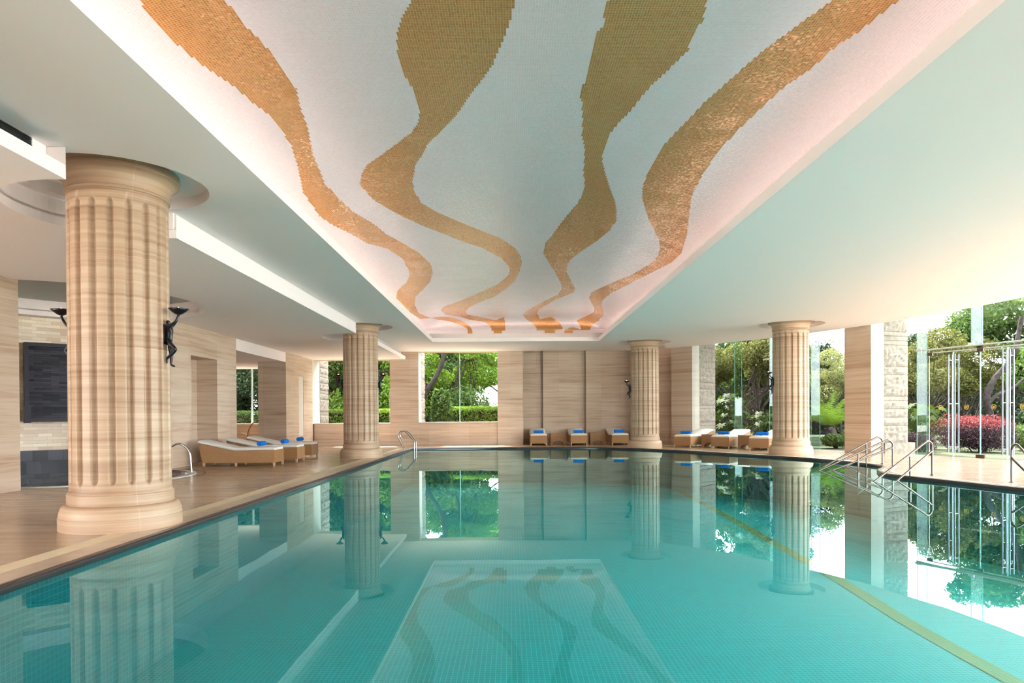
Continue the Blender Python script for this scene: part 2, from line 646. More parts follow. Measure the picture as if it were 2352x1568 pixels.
def arc_phi(u, r=AR):
    """angle on the curved side seen along the direction X/Y = (u - CX)/f"""
    k = (u - CX) / F_PX
    lo, hi = math.radians(-5), math.radians(60)
    for _ in range(60):
        mid = (lo + hi) / 2
        x, y = arc_pt(mid, r)
        if x / y > k:
            lo = mid
        else:
            hi = mid
    return (lo + hi) / 2


COLS = [(-4.16, 7.3), (-4.16, 19.05), (4.66, 23.62), (7.87, 19.15)]
FA, FB = Vector((11.12, 18.66)), Vector((12.10, 16.10))     # glazed entrance line


def fac(t):
    return FA + (FB - FA) * t


FN = Vector((0.934, 0.358))       # its outward normal

# ------------------------------------------------------------------ pool outline
edge_right = [(2.6, 24.15), (3.3, 23.85), (4.0, 23.27), (4.55, 22.72), (5.55, 21.35), (6.6, 19.4), (7.62, 17.49), (8.0, 16.2), (8.1, 15.3)]
penins = [(8.09, 14.87), (7.85, 14.4), (7.45, 13.85), (7.17, 13.2), (7.08, 12.65), (7.22, 12.06), (7.42, 11.32), (7.7, 10.23), (8.0, 9.0), (8.35, 6.5), (8.6, 4.0), (8.7, 1.5)]
er = [tuple(p) for p in smooth_path(edge_right, 4)]
pn = [tuple(p) for p in smooth_path(penins, 4)]
POOL = [(-3.49, 1.5), (-3.47, 24.05), (-0.4, 24.22)] + er + pn
POOL_CCW = POOL[::-1]


def offset_path(pts, d, closed=True):
    """shift a path to its left side by d (POOL runs clockwise: left is the deck side)"""
    P = [Vector(p) for p in pts]
    n = len(P)
    out = []
    for i in range(n):
        a = P[i - 1] if (i or closed) else P[i]
        c = P[(i + 1) % n] if (i < n - 1 or closed) else P[i]
        b = P[i]
        d1 = (b - a).normalized() if (b - a).length > 1e-6 else (c - b).normalized()
        d2 = (c - b).normalized() if (c - b).length > 1e-6 else d1
        n1, n2 = Vector((-d1.y, d1.x)), Vector((-d2.y, d2.x))
        nn = (n1 + n2)
        if nn.length < 1e-4:
            nn = n1
        nn = nn.normalized()
        k = max(0.45, nn.dot(n1))
        out.append(b + nn * (d / k))
    return [(p.x, p.y) for p in out]


# spa tub outline
SPC = (-8.3, 13.2)
spa = circle(SPC[0], SPC[1], 1.86, 30, math.radians(215), math.radians(455), False) + \
      circle(SPC[0], SPC[1], 2.36, 20, math.radians(95), math.radians(215), False)

# ------------------------------------------------------------------ floor
phi_e = arc_phi(1500, 17.75)
phi_s = arc_phi(2030, 17.75)
arc_floor = [arc_pt(phi_s + (phi_e - phi_s) * i / 24, 17.9) for i in range(25)]
fo = [(-14, -6), (14.6, -6)] + [tuple(fac(t)) for t in (3.0, 2.0, 1.0, 0.0)] + arc_floor + [(4.9, 28.2), (-14, 28.2)]
rim_out = offset_path(POOL, 0.055)
mb = MB()
plate(mb, fo, [rim_out[::-1], spa], DECK - 0.25, DECK, top=True, bottom=False, sides=True)
tag(mb.build('floor', M['floor']), 'polished tan veined stone deck around the pool', 'floor', kind='structure')

# pool: basin, rim, border, drain grating, lane line
pool = thing('swimming_pool', 'large turquoise mosaic swimming pool with curved right side', 'swimming pool', (0, 0, 0), kind='structure')
PD = -1.2
mb = MB()
V, Fs = tri_poly(POOL_CCW, [])
mb.add([(v.x, v.y, PD) for v in V], Fs, 0)
mb.build('basin_floor', M['pool_tile'], pool)
mb = MB()
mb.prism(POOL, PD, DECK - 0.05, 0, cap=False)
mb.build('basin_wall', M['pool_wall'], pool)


def strip(mb, path, d0, d1, z, closed=False, thick=0.0, mi=0):
    a, b = offset_path(path, d0, closed), offset_path(path, d1, closed)
    n = len(a)
    vs = [(p[0], p[1], z) for p in a] + [(p[0], p[1], z) for p in b]
    rng = range(n if closed else n - 1)
    mb.add(vs, [(i, (i + 1) % n, n + (i + 1) % n, n + i) for i in rng], mi)
    return mb


mb = MB()
prof = [(-0.012, -0.055), (-0.016, -0.02), (-0.008, 0.002), (0.012, 0.012), (0.04, 0.010), (0.055, 0.0)]
rings = [(offset_path(POOL, d), z) for d, z in prof]
n = len(POOL)
vs = [(p[0], p[1], DECK + z) for ring, z in rings for p in ring]
fs = [(j * n + i, j * n + (i + 1) % n, (j + 1) * n + (i + 1) % n, (j + 1) * n + i) for j in range(len(prof) - 1) for i in range(n)]
mb.add(vs, [f[::-1] for f in fs], 0, True)
mb.build('rim', M['rim_dark'], pool)
side_path = [(-3.49, 1.5), (-3.47, 24.05)]
far_path = POOL[1:3 + len(er)]
mb = MB()
strip(mb, side_path, 0.056, 0.29, DECK + 0.003)
strip(mb, far_path, 0.056, 0.22, DECK + 0.003)
mb.build('stone_border', M['coping'], pool)
mb = MB()
strip(mb, side_path, 0.29, 0.49, DECK + 0.0035)
strip(mb, pn, 0.20, 0.27, DECK + 0.0035)
strip(mb, er, 0.22, 0.29, DECK + 0.0035)
mb.build('drain_grating', M['grate'], pool)
mb = MB()
lane = [tuple(p) for p in smooth_path([(5.36, 24.0), (5.25, 21), (5.11, 17.17), (4.8, 11.27), (4.68, 9.4), (4.5, 7.37), (4.42, 4.0), (4.42, 1.6)], 4)]
strip(mb, lane, -0.1, 0.1, PD + 0.006)
mb.build('lane_line', M['lane_tile'], pool)
mb = MB()
V, Fs = tri_poly(POOL_CCW, [])
mb.add([(v.x, v.y, 0.0) for v in V], Fs, 0)
tag(mb.build('pool_water', M['water']), 'calm clear turquoise water filling the swimming pool', 'water', kind='stuff')

# ------------------------------------------------------------------ spa tub in the curved niche
tub = thing('spa_tub', 'round dark tiled spa tub in the curved niche behind nearest column', 'spa tub', (0, 0, 0), kind='structure')
mb = MB()
V, Fs = tri_poly(spa, [])
mb.add([(v.x, v.y, -0.75) for v in V], Fs)
mb.prism(spa, -0.75, DECK, cap=False)
mb.build('tub_basin', M['slate_tile'], tub)
mb = MB()
a0, a1 = math.radians(215), math.radians(455)
ri, ro = circle(*SPC, 1.86, 40, a0, a1, False), circle(*SPC, 2.02, 40, a0, a1, False)
k = len(ri)
mb.add([(p[0], p[1], DECK + 0.012) for p in ri] + [(p[0], p[1], DECK + 0.012) for p in ro], [(i, k + i, k + i + 1, i + 1) for i in range(k - 1)])
mb.add([(p[0], p[1], DECK + 0.012) for p in ro] + [(p[0], p[1], DECK) for p in ro], [(i, k + i, k + i + 1, i + 1) for i in range(k - 1)])
mb.build('tub_coping', M['white_stone'], tub)
mb = MB()
ri, ro = circle(*SPC, 2.17, 40, a0, a1, False), circle(*SPC, 2.20, 40, a0, a1, False)
mb.add([(p[0], p[1], DECK + 0.003) for p in ri] + [(p[0], p[1], DECK + 0.003) for p in ro], [(i, k + i, k + i + 1, i + 1) for i in range(k - 1)])
mb.build('inlay_ring', M['rim_dark'], tub)
mb = MB()
b0, b1 = math.radians(80), math.radians(215)
for r0, r1, z0, z1 in ((2.34, 2.47, -0.1, 0.235), (2.46, 2.6, 0.2, 0.50)):
    ri, ro = circle(*SPC, r0, 26, b0, b1, False), circle(*SPC, r1, 26, b0, b1, False)
    mb.prism(ri + ro[::-1], z0, z1)
mb.build('tub_backsplash', M['slate_tile'], tub)
mb = MB()
V, Fs = tri_poly(spa, [])
mb.add([(v.x, v.y, -0.055) for v in V], Fs)
tag(mb.build('spa_water', M['spa_water']), 'still dark water in the round spa tub', 'water', kind='stuff')

# curved stone course wall behind the tub
mb = MB()
ri, ro = circle(*SPC, 2.52, 40, math.radians(83), math.radians(215), False), circle(*SPC, 2.85, 40, math.radians(83), math.radians(215), False)
mb.prism(ri + ro[::-1], DECK - 0.05, 3.6)
o = tag(mb.build('wall_spa', M['brick']), 'curved niche wall of thin split stone courses behind the spa tub', 'wall', kind='structure')
# slate water feature
pA, pB = Vector((-10.2, 14.47)), Vector((-9.02, 15.46))
for k_ in ('slate', 'slate_tile', 'slate_frame'):
    M[k_].node_tree.nodes['Principled BSDF'].inputs['Specular IOR Level'].default_value = 0.12
wf = thing('slate_wall_panel', 'dark slate strip panel in black frame on the curved stone wall', 'wall panel')
dd = (pB - pA).normalized()
mb = MB()
mb.obox(pA, pB, 0.10, 1.2, 2.72, side=0.05)
mb.build('slate_strips', M['slate'], wf)
mb = MB()
mb.obox(pA - dd * 0.08, pA, 0.24, 1.12, 2.80, side=0.0)
mb.obox(pB, pB + dd * 0.08, 0.24, 1.12, 2.80, side=0.0)
mb.obox(pA, pB, 0.24, 2.72, 2.80, side=0.0)
mb.obox(pA, pB, 0.24, 1.12, 1.2, side=0.0)
mb.build('panel_frame', M['slate_frame'], wf)
mb = MB()
mb.obox(pA - dd * 0.10, pA + dd * 0.02, 0.10, 1.10, 1.48, side=-0.16)
mb.build('spout_box', M['slate_frame'], wf)

# ------------------------------------------------------------------ walls
mb = MB()
# left wall with doorway niche
mb.box(-8.0, XL, 15.0, 16.3, DECK - .05, 3.6)
mb.box(-8.7, -8.0, 15.9, 16.3, DECK - .05, 3.6)
mb.box(-8.7, XL, 17.75, 19.0, DECK - .05, 3.6)
mb.box(-8.7, XL, 16.3, 17.75, 2.68, 3.6)
mb.box(-8.7, -8.14, 16.3, 17.75, DECK - .05, 2.68)
# return wall and strip between alcove and far window, with a slit recess
mb.box(-8.56, XL, 23.2, 24.6, DECK - .05, 3.6)
mb.box(-8.56, XL, 25.15, 26.3, DECK - .05, 3.6)
mb.box(-8.56, XL, 24.6, 25.15, 2.65, 3.6)
mb.box(-8.56, XL, 24.6, 25.15, DECK - .05, 0.5)
mb.box(-13.8, -13.5, 3.5, 27.3, DECK - .05, 3.6)
mb.box(-13.8, -13.5, -6.0, -3.0, DECK - .05, 3.6)
tag(mb.build('wall_left', M['stone']), 'veined sandstone wall along the left with a tall niche', 'wall', kind='structure')
mb = MB()
mb.box(-8.4, XL - 0.015, 24.6, 25.15, 0.5, 2.65)
mb.box(-8.56, XL + 0.002, 26.3, 27.28, 0.9, 3.6)
tag(mb.build('trim_left', M['white_stone']), 'pale slit and window reveal at the end of the left wall', 'trim', kind='structure')
mb = MB()
mb.box(-9.0, -7.83, 10.3, 10.9, DECK - .05, 3.6)
tag(mb.build('wall_pilaster', M['stone']), 'sandstone pilaster at the left edge before the spa tub', 'wall', kind='structure')

mb = MB()
mb.box(XL, -4.66, 26.5, 27.2, DECK - .05, 0.905)
mb.box(-4.66, -3.56, 26.5, 27.28, DECK - .05, 4.2)
mb.box(-3.56, -0.49, 26.56, 27.2, DECK - .05, 0.925)
mb.box(-0.49, 0.5, 26.5, 28.3, DECK - .05, 4.2)
mb.box(XL, -4.66, 26.5, 27.28, 3.40, 4.2)
mb.box(-3.56, -0.49, 26.5, 27.28, 3.70, 4.2)
mb.box(-14, -8.56, 26.5, 27.2, DECK - .05, 0.905)
mb.box(-14, -11.4, 26.5, 27.28, 0.9, 3.4)
mb.box(-9.0, -8.56, 26.5, 27.28, 0.9, 3.4)
mb.box(-11.4, -9.0, 26.5, 27.28, 3.10, 3.4)
# stepped panels behind the loungers
mb.box(0.5, 1.335, 27.80, 28.3, DECK - .05, 4.2)
mb.box(1.335, 3.06, 27.66, 28.3, DECK - .05, 4.2)
mb.box(3.06, 4.85, 27.52, 28.3, DECK - .05, 4.2)
tag(mb.build('wall_far', M['stone']), 'veined sandstone far wall with windows and stepped panels', 'wall', kind='structure')
mb = MB()
for x, y in ((1.335, 27.66), (3.06, 27.52)):
    mb.box(x - 0.035, x + 0.0, y - 0.0, y + 0.1, DECK, 4.1)  # dark strips put the shade of the step reveals into colour
tag(mb.build('trim_1', M['patch']), 'dark strips painting shade on the stepped far wall reveals', 'trim', kind='structure')
mb = MB()
mb.box(-3.56, -3.545, 26.5, 27.28, 0.93, ZC)
mb.box(-3.56, -0.49, 26.50, 27.2, 0.925, 0.945)
mb.box(XL, -4.66, 26.48, 27.2, 0.905, 0.925)
mb.box(-11.4, -9.0, 26.48, 27.2, 0.905, 0.925)
tag(mb.build('trim_2', M['white_stone']), 'pale sills and side reveal of the far windows', 'trim', kind='structure')
mb = MB()
mb.box(-7.5, 7.5, -6.3, -6.0, DECK - .05, 4.9)
tag(mb.build('wall_back', M['stone']), 'sandstone wall closing the hall behind the viewpoint', 'wall', kind='structure')
mb = MB()
mb.box(0.45, 5.4, 26.6, 28.4, 4.1, 4.2)
tag(mb.build('trim_3', M['ceiling']), 'white soffit over the lounger recess in the far wall', 'trim', kind='structure')

# right hand piers on the curve
ph = {k: arc_phi(k, 17.5) for k in (1508, 1543, 1590, 1941, 2001)}


def radial(phi, r):
    return Vector(arc_pt(phi, r))


mbs = MB()
mbw = MB()
mb = MB()
pa = [tuple(radial(ph[1543] + (ph[1508] + 0.03 - ph[1543]) * i / 4, 17.72)) for i in range(5)]
pb = [tuple(radial(ph[1543] + (ph[1508] + 0.03 - ph[1543]) * i / 4, 18.1)) for i in range(5)]
mb.prism(pa + pb[::-1], DECK - .05, 4.2)
mb.box(4.80, 5.2, 26.55, 28.3, DECK - .05, 4.2)
q = radial(ph[1508] + 0.03, 17.85)
mb.obox((5.0, 27.2), (q.x, q.y), 0.3, DECK - .05, 4.2)
tag(mb.build('wall_corner', M['stone_shaded']), 'shaded sandstone wall behind the far right column', 'wall', kind='structure')
piers = []
for nm, k0, k1, lab in (('wall_pier', 1590, 1543, 'sandstone pier left of the right hand windows'), ('wall_pier', 2001, 1941, 'sandstone pier between garden windows and glass doors')):
    a, b = ph[k0], ph[k1]
    pts_in = [tuple(radial(a + (b - a) * i / 3, 17.48)) for i in range(4)]
    pts_out = [tuple(radial(a + (b - a) * i / 3, 17.97)) for i in range(4)]
    mb = MB()
    mb.prism(pts_in + pts_out[::-1], DECK - .05, 4.3)
    # the return that faces the entrance is cream, darkened against direct daylight
    o = tag(mb.build(nm, M['stone']), lab, 'wall', kind='structure')
    p0, p1 = radial(a, 17.48), radial(a, 17.97)
    mb = MB()
    mb.obox(p0, p1, 0.012, DECK, 4.3, side=-0.007)
    mb.build('cream_return', M['return'], o)


def rough_pillar(name, p, q, w, z1, label, seed, side=0.0):
    """split face stone pillar outside the glass: courses of hacked blocks"""
    rnd = random.Random(seed)
    p, q = Vector(p), Vector(q)
    d = (q - p)
    Ln = d.length
    d = d.normalized()
    n = Vector((-d.y, d.x))
    root = thing(name, label, 'stone pillar')
    mb = MB()
    z = DECK - 0.1
    row = 0
    plinth = MB()
    plinth.obox(p - d * 0.08, q + d * 0.15, w + 0.25, z, 0.33, side)
    plinth.build('plinth', M['rough_stone'], root)
    z = 0.33
    mb.obox(p, q, w - 0.04, z, z1, side)
    while z < z1 - 0.05:
        h = rnd.choice((0.24, 0.3, 0.5, 0.62))
        h = min(h, z1 - z)
        flat = rnd.random() < 0.22 and row > 0
        hh = 0.13 if flat else h
        hh = min(hh, z1 - z)
        # front and end faces as bumpy grids
        for (o0, ax, nn, ll) in ((p + n * (side - w / 2), d, -n, Ln), (p + n * (side + w / 2), d, n, Ln), (p + n * (side - w / 2), n, -d, w), (q + n * (side - w / 2), n, d, w)):
            nx, nz = max(3, int(ll / 0.075)), max(2, int(hh / 0.065))
            vs, fs = [], []
            for j in range(nz + 1):
                for i in range(nx + 1):
                    e = 0.0 if (i in (0, nx) or j in (0, nz) or flat) else rnd.uniform(0.0, 0.042)
                    pp = o0 + ax * (ll * i / nx) + nn * (0.004 + e)
                    vs.append((pp.x, pp.y, z + 0.008 + (hh - 0.016) * j / nz))
            for j in range(nz):
                for i in range(nx):
                    a = j * (nx + 1) + i
                    fs.append((a, a + 1, a + nx + 2, a + nx + 1))
            mb.add(vs, fs)
        z += hh
        row += 1
    mb.build('hacked_blocks', M['rough_stone'], root)
    return root


p0, p1 = radial(ph[1590], 17.99), radial(ph[1590], 19.15)
rough_pillar('stone_pillar', p0, p1, 0.5, 4.4, 'hacked stone pillar outside the far right glass wall', 3, 0.27)
p0, p1 = radial(ph[2001], 17.99), radial(ph[2001], 18.95)
rough_pillar('stone_pillar', p0, p1, 0.6, 4.6, 'large hacked stone pillar outside beside the glass doors', 5, 0.32)
rough_pillar('stone_pillar', (-3.82, 27.32), (-3.82, 28.5), 0.5, 4.4, 'grey stone pillar edge seen through the central window', 7, 0.0)
rough_pillar('stone_pillar', (XL - 0.25, 27.32), (XL - 0.25, 28.6), 0.5, 4.4, 'grey stone pillar edge seen through the window behind second column', 9, 0.0)

# ------------------------------------------------------------------ ceiling
OX0, OX1, OY1, OY0 = -2.60, 3.0, 23.0, -3.0
ARCC = [arc_pt(math.radians(d)) for d in np.linspace(0, 47, 40)]
main = [(-5.4, -6), (AC[0] + AR, -6)] + ARCC + [(5.2, 26.5), (-5.4, 26.5)]
opening = [(OX0, OY0), (OX1, OY0), (OX1, OY1), (OX0, OY1)]
rec = [circle(x, y, 0.89, 56) for x, y in COLS]
mb = MB()
plate(mb, main, [opening] + rec, ZC, ZC + 0.13, top=True)
for x, y in COLS:
    c = circle(x, y, 0.895, 56)
    mb.add([(p[0], p[1], ZC + 0.125) for p in c], [tuple(range(len(c) - 1, -1, -1))])
mb.prism([(AC[0] + AR + 4.0, -6)] + [arc_pt(math.radians(d), AR + 2.0) for d in np.linspace(0, 47, 40)] + [(5.2, 26.5)] + ARCC[::-1] + [(AC[0] + AR, -6)], 4.75, 4.9)  # unseen roof overhang, added to cut daylight on the right side
mb.prism([(AC[0] + AR, -6)] + ARCC + [(5.2, 26.5)] + [(5.1, 26.4)] + [arc_pt(math.radians(d), AR - .1) for d in np.linspace(47, 0, 40)] + [(AC[0] + AR - .1, -6)], ZC + .02, 4.9)
tag(mb.build('ceiling', M['ceiling']), 'white main ceiling with round recesses and a long opening', 'ceiling', kind='structure')

# raised coffer over the opening: upstand walls and lid
mb = MB()
a = 0.75
mb.box(OX0 - a, OX1 + a, OY1 + a - 0.1, OY1 + a, ZC + .1, 4.9)
mb.box(OX0 - a, OX0 - a + .1, OY0 - a, OY1 + a, ZC + .1, 4.9)
mb.box(OX1 + a - .1, OX1 + a, OY0 - a, OY1 + a, ZC + .1, 4.9)
mb.box(OX0 - a, OX1 + a, OY0 - a, OY0 - a + .1, ZC + .1, 4.9)
mb.box(-14, AC[0] + AR + 0.2, -6, 27.2, 4.88, 5.0)
tag(mb.build('trim_4', M['recess_grey']), 'grey cove walls around the mosaic ceiling panel', 'trim', kind='structure')

# dropped ceiling on the left
SE = -4.05
rr = 1.04


def edge_cut(cx, cy):
    a = math.acos((SE - cx) / rr)
    return circle(cx, cy, rr, 40, -a, -(2 * PI - a), False)


low = [(SE, -6)]
for (cx, cy) in (COLS[0], COLS[1]):
    low += edge_cut(cx, cy)
low += [(SE, 26.49), (XL, 26.49), (-14, 26.49), (-14, -6)]
dome = circle(-8.3, 13.0, 2.3, 64)
mb = MB()
plate(mb, low, [dome], ZS, ZS + 0.13)
# round stepped recess over the tub
mb.prism(dome, ZS + .10, ZS + 0.34, cap=False)
c = circle(-8.3, 13.0, 2.3, 64)
mb.build('ceiling_low', M['ceiling'])
lowo = bpy.data.objects['ceiling_low']
lowo.name = 'ceiling_dropped'
tag(lowo, 'lower white ceiling over the left lounge deck', 'ceiling', kind='structure')
mb = MB()
mb.add([(p[0], p[1], ZS + 0.33) for p in c], [tuple(range(len(c) - 1, -1, -1))])
mb.build('dome_inset', M['recess_grey'], lowo)
mb = MB()
for (cx, cy) in (COLS[0], COLS[1]):
    c_ = edge_cut(cx, cy)
    k = len(c_)
    mb.add([(p[0], p[1], ZS + .10) for p in c_] + [(p[0], p[1], ZC - .005) for p in c_], [(i, i + 1, k + i + 1, k + i) for i in range(k - 1)])
# upstand between the two ceilings
for y0, y1, x in ((-6, 6.25, -4.22), (8.3, 18.1, -4.075), (20.1, 26.5, -4.22)):
    mb.box(x - 0.06, x, y0, y1, ZS + .1, ZC + .05)
# header and low alcove ceiling
mb.box(-14, XL, 19.0, 23.195, 3.05, 3.375)
mb.box(-14, -8.57, 23.195, 26.5, 3.05, 3.375)
mb.build('header', M['ceiling'], lowo)
mb = MB()
mb.box(-4.222, -4.20, -3, 6.03, ZS + .135, ZC - .01)
for i in range(12):
    mb.box(-4.20, -4.19, -3, 6.03, ZS + .14 + i * .0125, ZS + .145 + i * .0125)
tag(mb.build('ceiling_vent', M['vent']), 'dark linear air vent between the two ceiling levels', 'vent')
mb = MB()
mb.box(-4.222, -4.20, 20.3, 26.2, ZS + .135, ZC - .03)
tag(mb.build('ceiling_vent', M['recess_grey']), 'grey linear vent above dropped ceiling near the far wall', 'vent')

# ------------------------------------------------------------------ mosaic panel
MX0, MX1, MY0, MY1 = -2.95, 3.34, -2.6, 23.3
ZE, RISE, CW = 4.08, 0.36, 0.95
TILE = 0.0232


def gcove(d):
    t = np.clip(d / CW, 0, 1)
    return np.sqrt(np.clip(1 - (1 - t) ** 2, 0, 1))


def mz(x, y):
    dx = np.minimum(x - MX0, MX1 - x)
    dy = MY1 - y
    return ZE + RISE * gcove(dx) * gcove(dy)


# gold bands, traced where they lie on the panel (left edge, right edge)
S1L = [(318, 0), (341, 31), (378, 76), (429, 121), (474, 156), (538, 199), (582, 237), (620, 265), (648, 301), (668, 332), (684, 383), (690, 411), (697, 444), (719, 473), (733, 496), (766, 518), (819, 544), (844, 559), (889, 571), (922, 592), (938, 616), (941, 632), (933, 649), (913, 668), (910, 684), (922, 697), (944, 719), (966, 733), (1006, 744), (1075, 758)]
S1R = [(518, 2), (541, 28), (566, 62), (594, 88), (628, 128), (658, 173), (681, 204), (689, 245), (707, 293), (719, 357), (733, 387), (746, 421), (778, 456), (811, 486), (861, 516), (889, 539), (930, 561), (963, 581), (990, 607), (994, 626), (988, 646), (973, 664), (955, 682), (952, 699), (962, 719), (988, 730), (1033, 744), (1084, 758)]
S2L = [(946, 0), (932, 23), (919, 51), (912, 77), (912, 94), (913, 117), (923, 148), (933, 180), (946, 201), (957, 230), (963, 261), (961, 281), (946, 303), (912, 329), (867, 362), (842, 379), (831, 399), (827, 421), (842, 444), (864, 463), (912, 491), (968, 517), (1052, 550), (1109, 570), (1151, 592), (1168, 610), (1171, 620), (1168, 631), (1143, 653), (1099, 673), (1055, 691), (1019, 704), (1012, 712), (1024, 722), (1077, 734), (1112, 739), (1130, 748), (1139, 758)]
S2R = [(1182, 0), (1177, 32), (1164, 70), (1146, 115), (1130, 152), (1109, 180), (1083, 214), (1066, 239), (1041, 273), (1008, 306), (982, 331), (971, 354), (954, 379), (947, 418), (953, 441), (968, 466), (1008, 489), (1052, 508), (1109, 531), (1151, 548), (1184, 570), (1197, 590), (1198, 606), (1194, 622), (1183, 644), (1165, 662), (1134, 682), (1099, 695), (1077, 706), (1070, 714), (1072, 722), (1110, 730), (1139, 735), (1158, 744), (1161, 750), (1154, 758)]
S3L = [(1401, 0), (1392, 6), (1389, 28), (1385, 60), (1371, 73), (1364, 103), (1359, 117), (1350, 159), (1341, 193), (1336, 197), (1331, 223), (1337, 234), (1337, 266), (1339, 281), (1336, 308), (1343, 340), (1342, 368), (1340, 402), (1344, 416), (1338, 445), (1327, 466), (1305, 491), (1282, 521), (1265, 544), (1252, 558), (1248, 582), (1259, 600), (1276, 627), (1289, 653), (1290, 665), (1280, 677), (1243, 695), (1210, 713), (1199, 724), (1210, 734), (1232, 747), (1252, 758)]
S3R = [(1624, 0), (1616, 42), (1601, 68), (1588, 91), (1580, 116), (1556, 140), (1528, 168), (1499, 193), (1471, 225), (1448, 255), (1420, 283), (1401, 308), (1390, 333), (1386, 351), (1382, 368), (1390, 396), (1401, 432), (1407, 447), (1413, 464), (1416, 483), (1415, 506), (1403, 527), (1371, 553), (1337, 576), (1316, 591), (1303, 608), (1301, 624), (1311, 642), (1322, 664), (1318, 671), (1276, 688), (1238, 710), (1233, 720), (1240, 733), (1265, 741), (1291, 750), (1285, 755), (1274, 758)]
S4L = [(1911, 0), (1889, 17), (1833, 57), (1749, 119), (1707, 156), (1678, 182), (1620, 233), (1586, 269), (1552, 303), (1519, 339), (1490, 390), (1476, 430), (1475, 457), (1482, 479), (1490, 504), (1503, 530), (1514, 551), (1516, 568), (1512, 585), (1501, 600), (1478, 615), (1448, 632), (1395, 654), (1368, 666), (1358, 672), (1353, 684), (1358, 695), (1365, 708), (1364, 716), (1348, 726), (1324, 739), (1332, 750), (1314, 756), (1297, 759)]
S4R = [(2066, 0), (2038, 20), (2001, 50), (1973, 73), (1917, 109), (1861, 160), (1805, 196), (1768, 230), (1735, 261), (1687, 306), (1653, 345), (1620, 390), (1597, 432), (1588, 453), (1582, 500), (1579, 534), (1569, 568), (1565, 581), (1546, 600), (1531, 609), (1470, 640), (1436, 657), (1402, 674), (1384, 689), (1382, 699), (1386, 711), (1386, 725), (1375, 737), (1354, 746), (1327, 757), (1316, 759)]


def on_mosaic(u, v):
    d = ray(u, v)
    z = 4.4
    p = None
    for _ in range(40):
        p = CAM + d * ((z - 1.2) / d[2])
        x = min(max(p[0], MX0 + 1e-3), MX1 - 1e-3)
        y = min(p[1], MY1 - 1e-3)
        z = 0.5 * z + 0.5 * float(mz(x, y))
    return (p[0], min(p[1], MY1))


bands = []
for Lp, Rp in ((S1L, S1R), (S2L, S2R), (S3L, S3R), (S4L, S4R)):
    A = [on_mosaic(u, v) for u, v in Lp]
    B = [on_mosaic(u, v) for u, v in Rp]
    A = [(A[0][0] - 0.1, MY0 - 1)] + A + [(A[-1][0], MY1 + .2)]
    B = [(B[0][0] - 0.1, MY0 - 1)] + B + [(B[-1][0], MY1 + .2)]
    bands.append(np.array(A + B[::-1]))
ends = [(at_y(a, 762, MY1).x, at_y(b, 762, MY1).x) for a, b in ((1073.5, 1085.7), (1134, 1152), (1251.5, 1275), (1297, 1315.6))]


def np_inside(poly, x, y):
    r = np.zeros(x.shape, bool)
    n = len(poly)
    j = n - 1
    for i in range(n):
        xi, yi = poly[i]
        xj, yj = poly[j]
        if yi != yj:
            c = ((yi > y) != (yj > y)) & (x < (xj - xi) * (y - yi) / (yj - yi) + xi)
            r ^= c
        j = i
    return r


# rows follow the arc length across the panel so that tiles stay square on the coves
xs_f = np.linspace(MX0, MX1, 4000)
zs_f = mz(xs_f, np.full_like(xs_f, 10.0))
sl = np.concatenate([[0], np.cumsum(np.hypot(np.diff(xs_f), np.diff(zs_f)))])
nx = int(sl[-1] / TILE)
gx = np.interp(np.linspace(0, sl[-1], nx + 1), sl, xs_f)
ys_f = np.linspace(MY0, MY1, 12000)
zs_g = mz(np.full_like(ys_f, 0.2), ys_f)
sy = np.concatenate([[0], np.cumsum(np.hypot(np.diff(ys_f), np.diff(zs_g)))])
ny = int(sy[-1] / TILE)
gy = np.interp(np.linspace(0, sy[-1], ny + 1), sy, ys_f)
X, Y = np.meshgrid(gx, gy)
Z = mz(X, Y)
skirt = 4                         # rows of tiles on the upright end face
Xs = np.tile(gx, (skirt, 1))
Ys = np.full_like(Xs, MY1)
Zs = ZE - TILE * np.arange(1, skirt + 1)[:, None] * np.ones_like(Xs)
X, Y, Z = np.vstack([X, Xs]), np.vstack([Y, Ys]), np.vstack([Z, Zs])
rows, cols = X.shape
co = np.stack([X, Y, Z], -1).reshape(-1, 3)
i0 = (np.arange(rows - 1)[:, None] * cols + np.arange(cols - 1)[None, :]).ravel()
quads = np.stack([i0, i0 + cols, i0 + cols + 1, i0 + 1], -1)
cxm = 0.25 * (X[:-1, :-1] + X[1:, :-1] + X[1:, 1:] + X[:-1, 1:])
cym = 0.25 * (Y[:-1, :-1] + Y[1:, :-1] + Y[1:, 1:] + Y[:-1, 1:])
gold = np.zeros(cxm.shape, bool)
for b in bands:
    gold |= np_inside(b, cxm, cym)
gold[-skirt:] = False
for a, b in ends:
    gold[-skirt:] |= (cxm[-skirt:] > a) & (cxm[-skirt:] < b)
me = bpy.data.meshes.new('mosaic_ceiling_panel')
nf = len(quads)
me.vertices.add(len(co))
me.vertices.foreach_set('co', co.astype(np.float32).ravel())
me.loops.add(nf * 4)
me.loops.foreach_set('vertex_index', quads.astype(np.int32).ravel())
me.polygons.add(nf)
me.polygons.foreach_set('loop_start', (np.arange(nf) * 4).astype(np.int32))
me.polygons.foreach_set('material_index', gold.ravel().astype(np.int32))
me.materials.append(M['silver'])
me.materials.append(M['gold'])
me.update()
uvl = me.uv_layers.new(name='UVMap')
ii = np.repeat(np.arange(rows - 1), cols - 1)
jj = np.tile(np.arange(cols - 1), rows - 1)
uv = np.stack([np.stack([jj, ii], -1), np.stack([jj, ii + 1], -1), np.stack([jj + 1, ii + 1], -1), np.stack([jj + 1, ii], -1)], 1)
uvl.data.foreach_set('uv', uv.astype(np.float32).ravel())
me.validate()
o = bpy.data.objects.new('mosaic_ceiling_panel', me)
COL.objects.link(o)
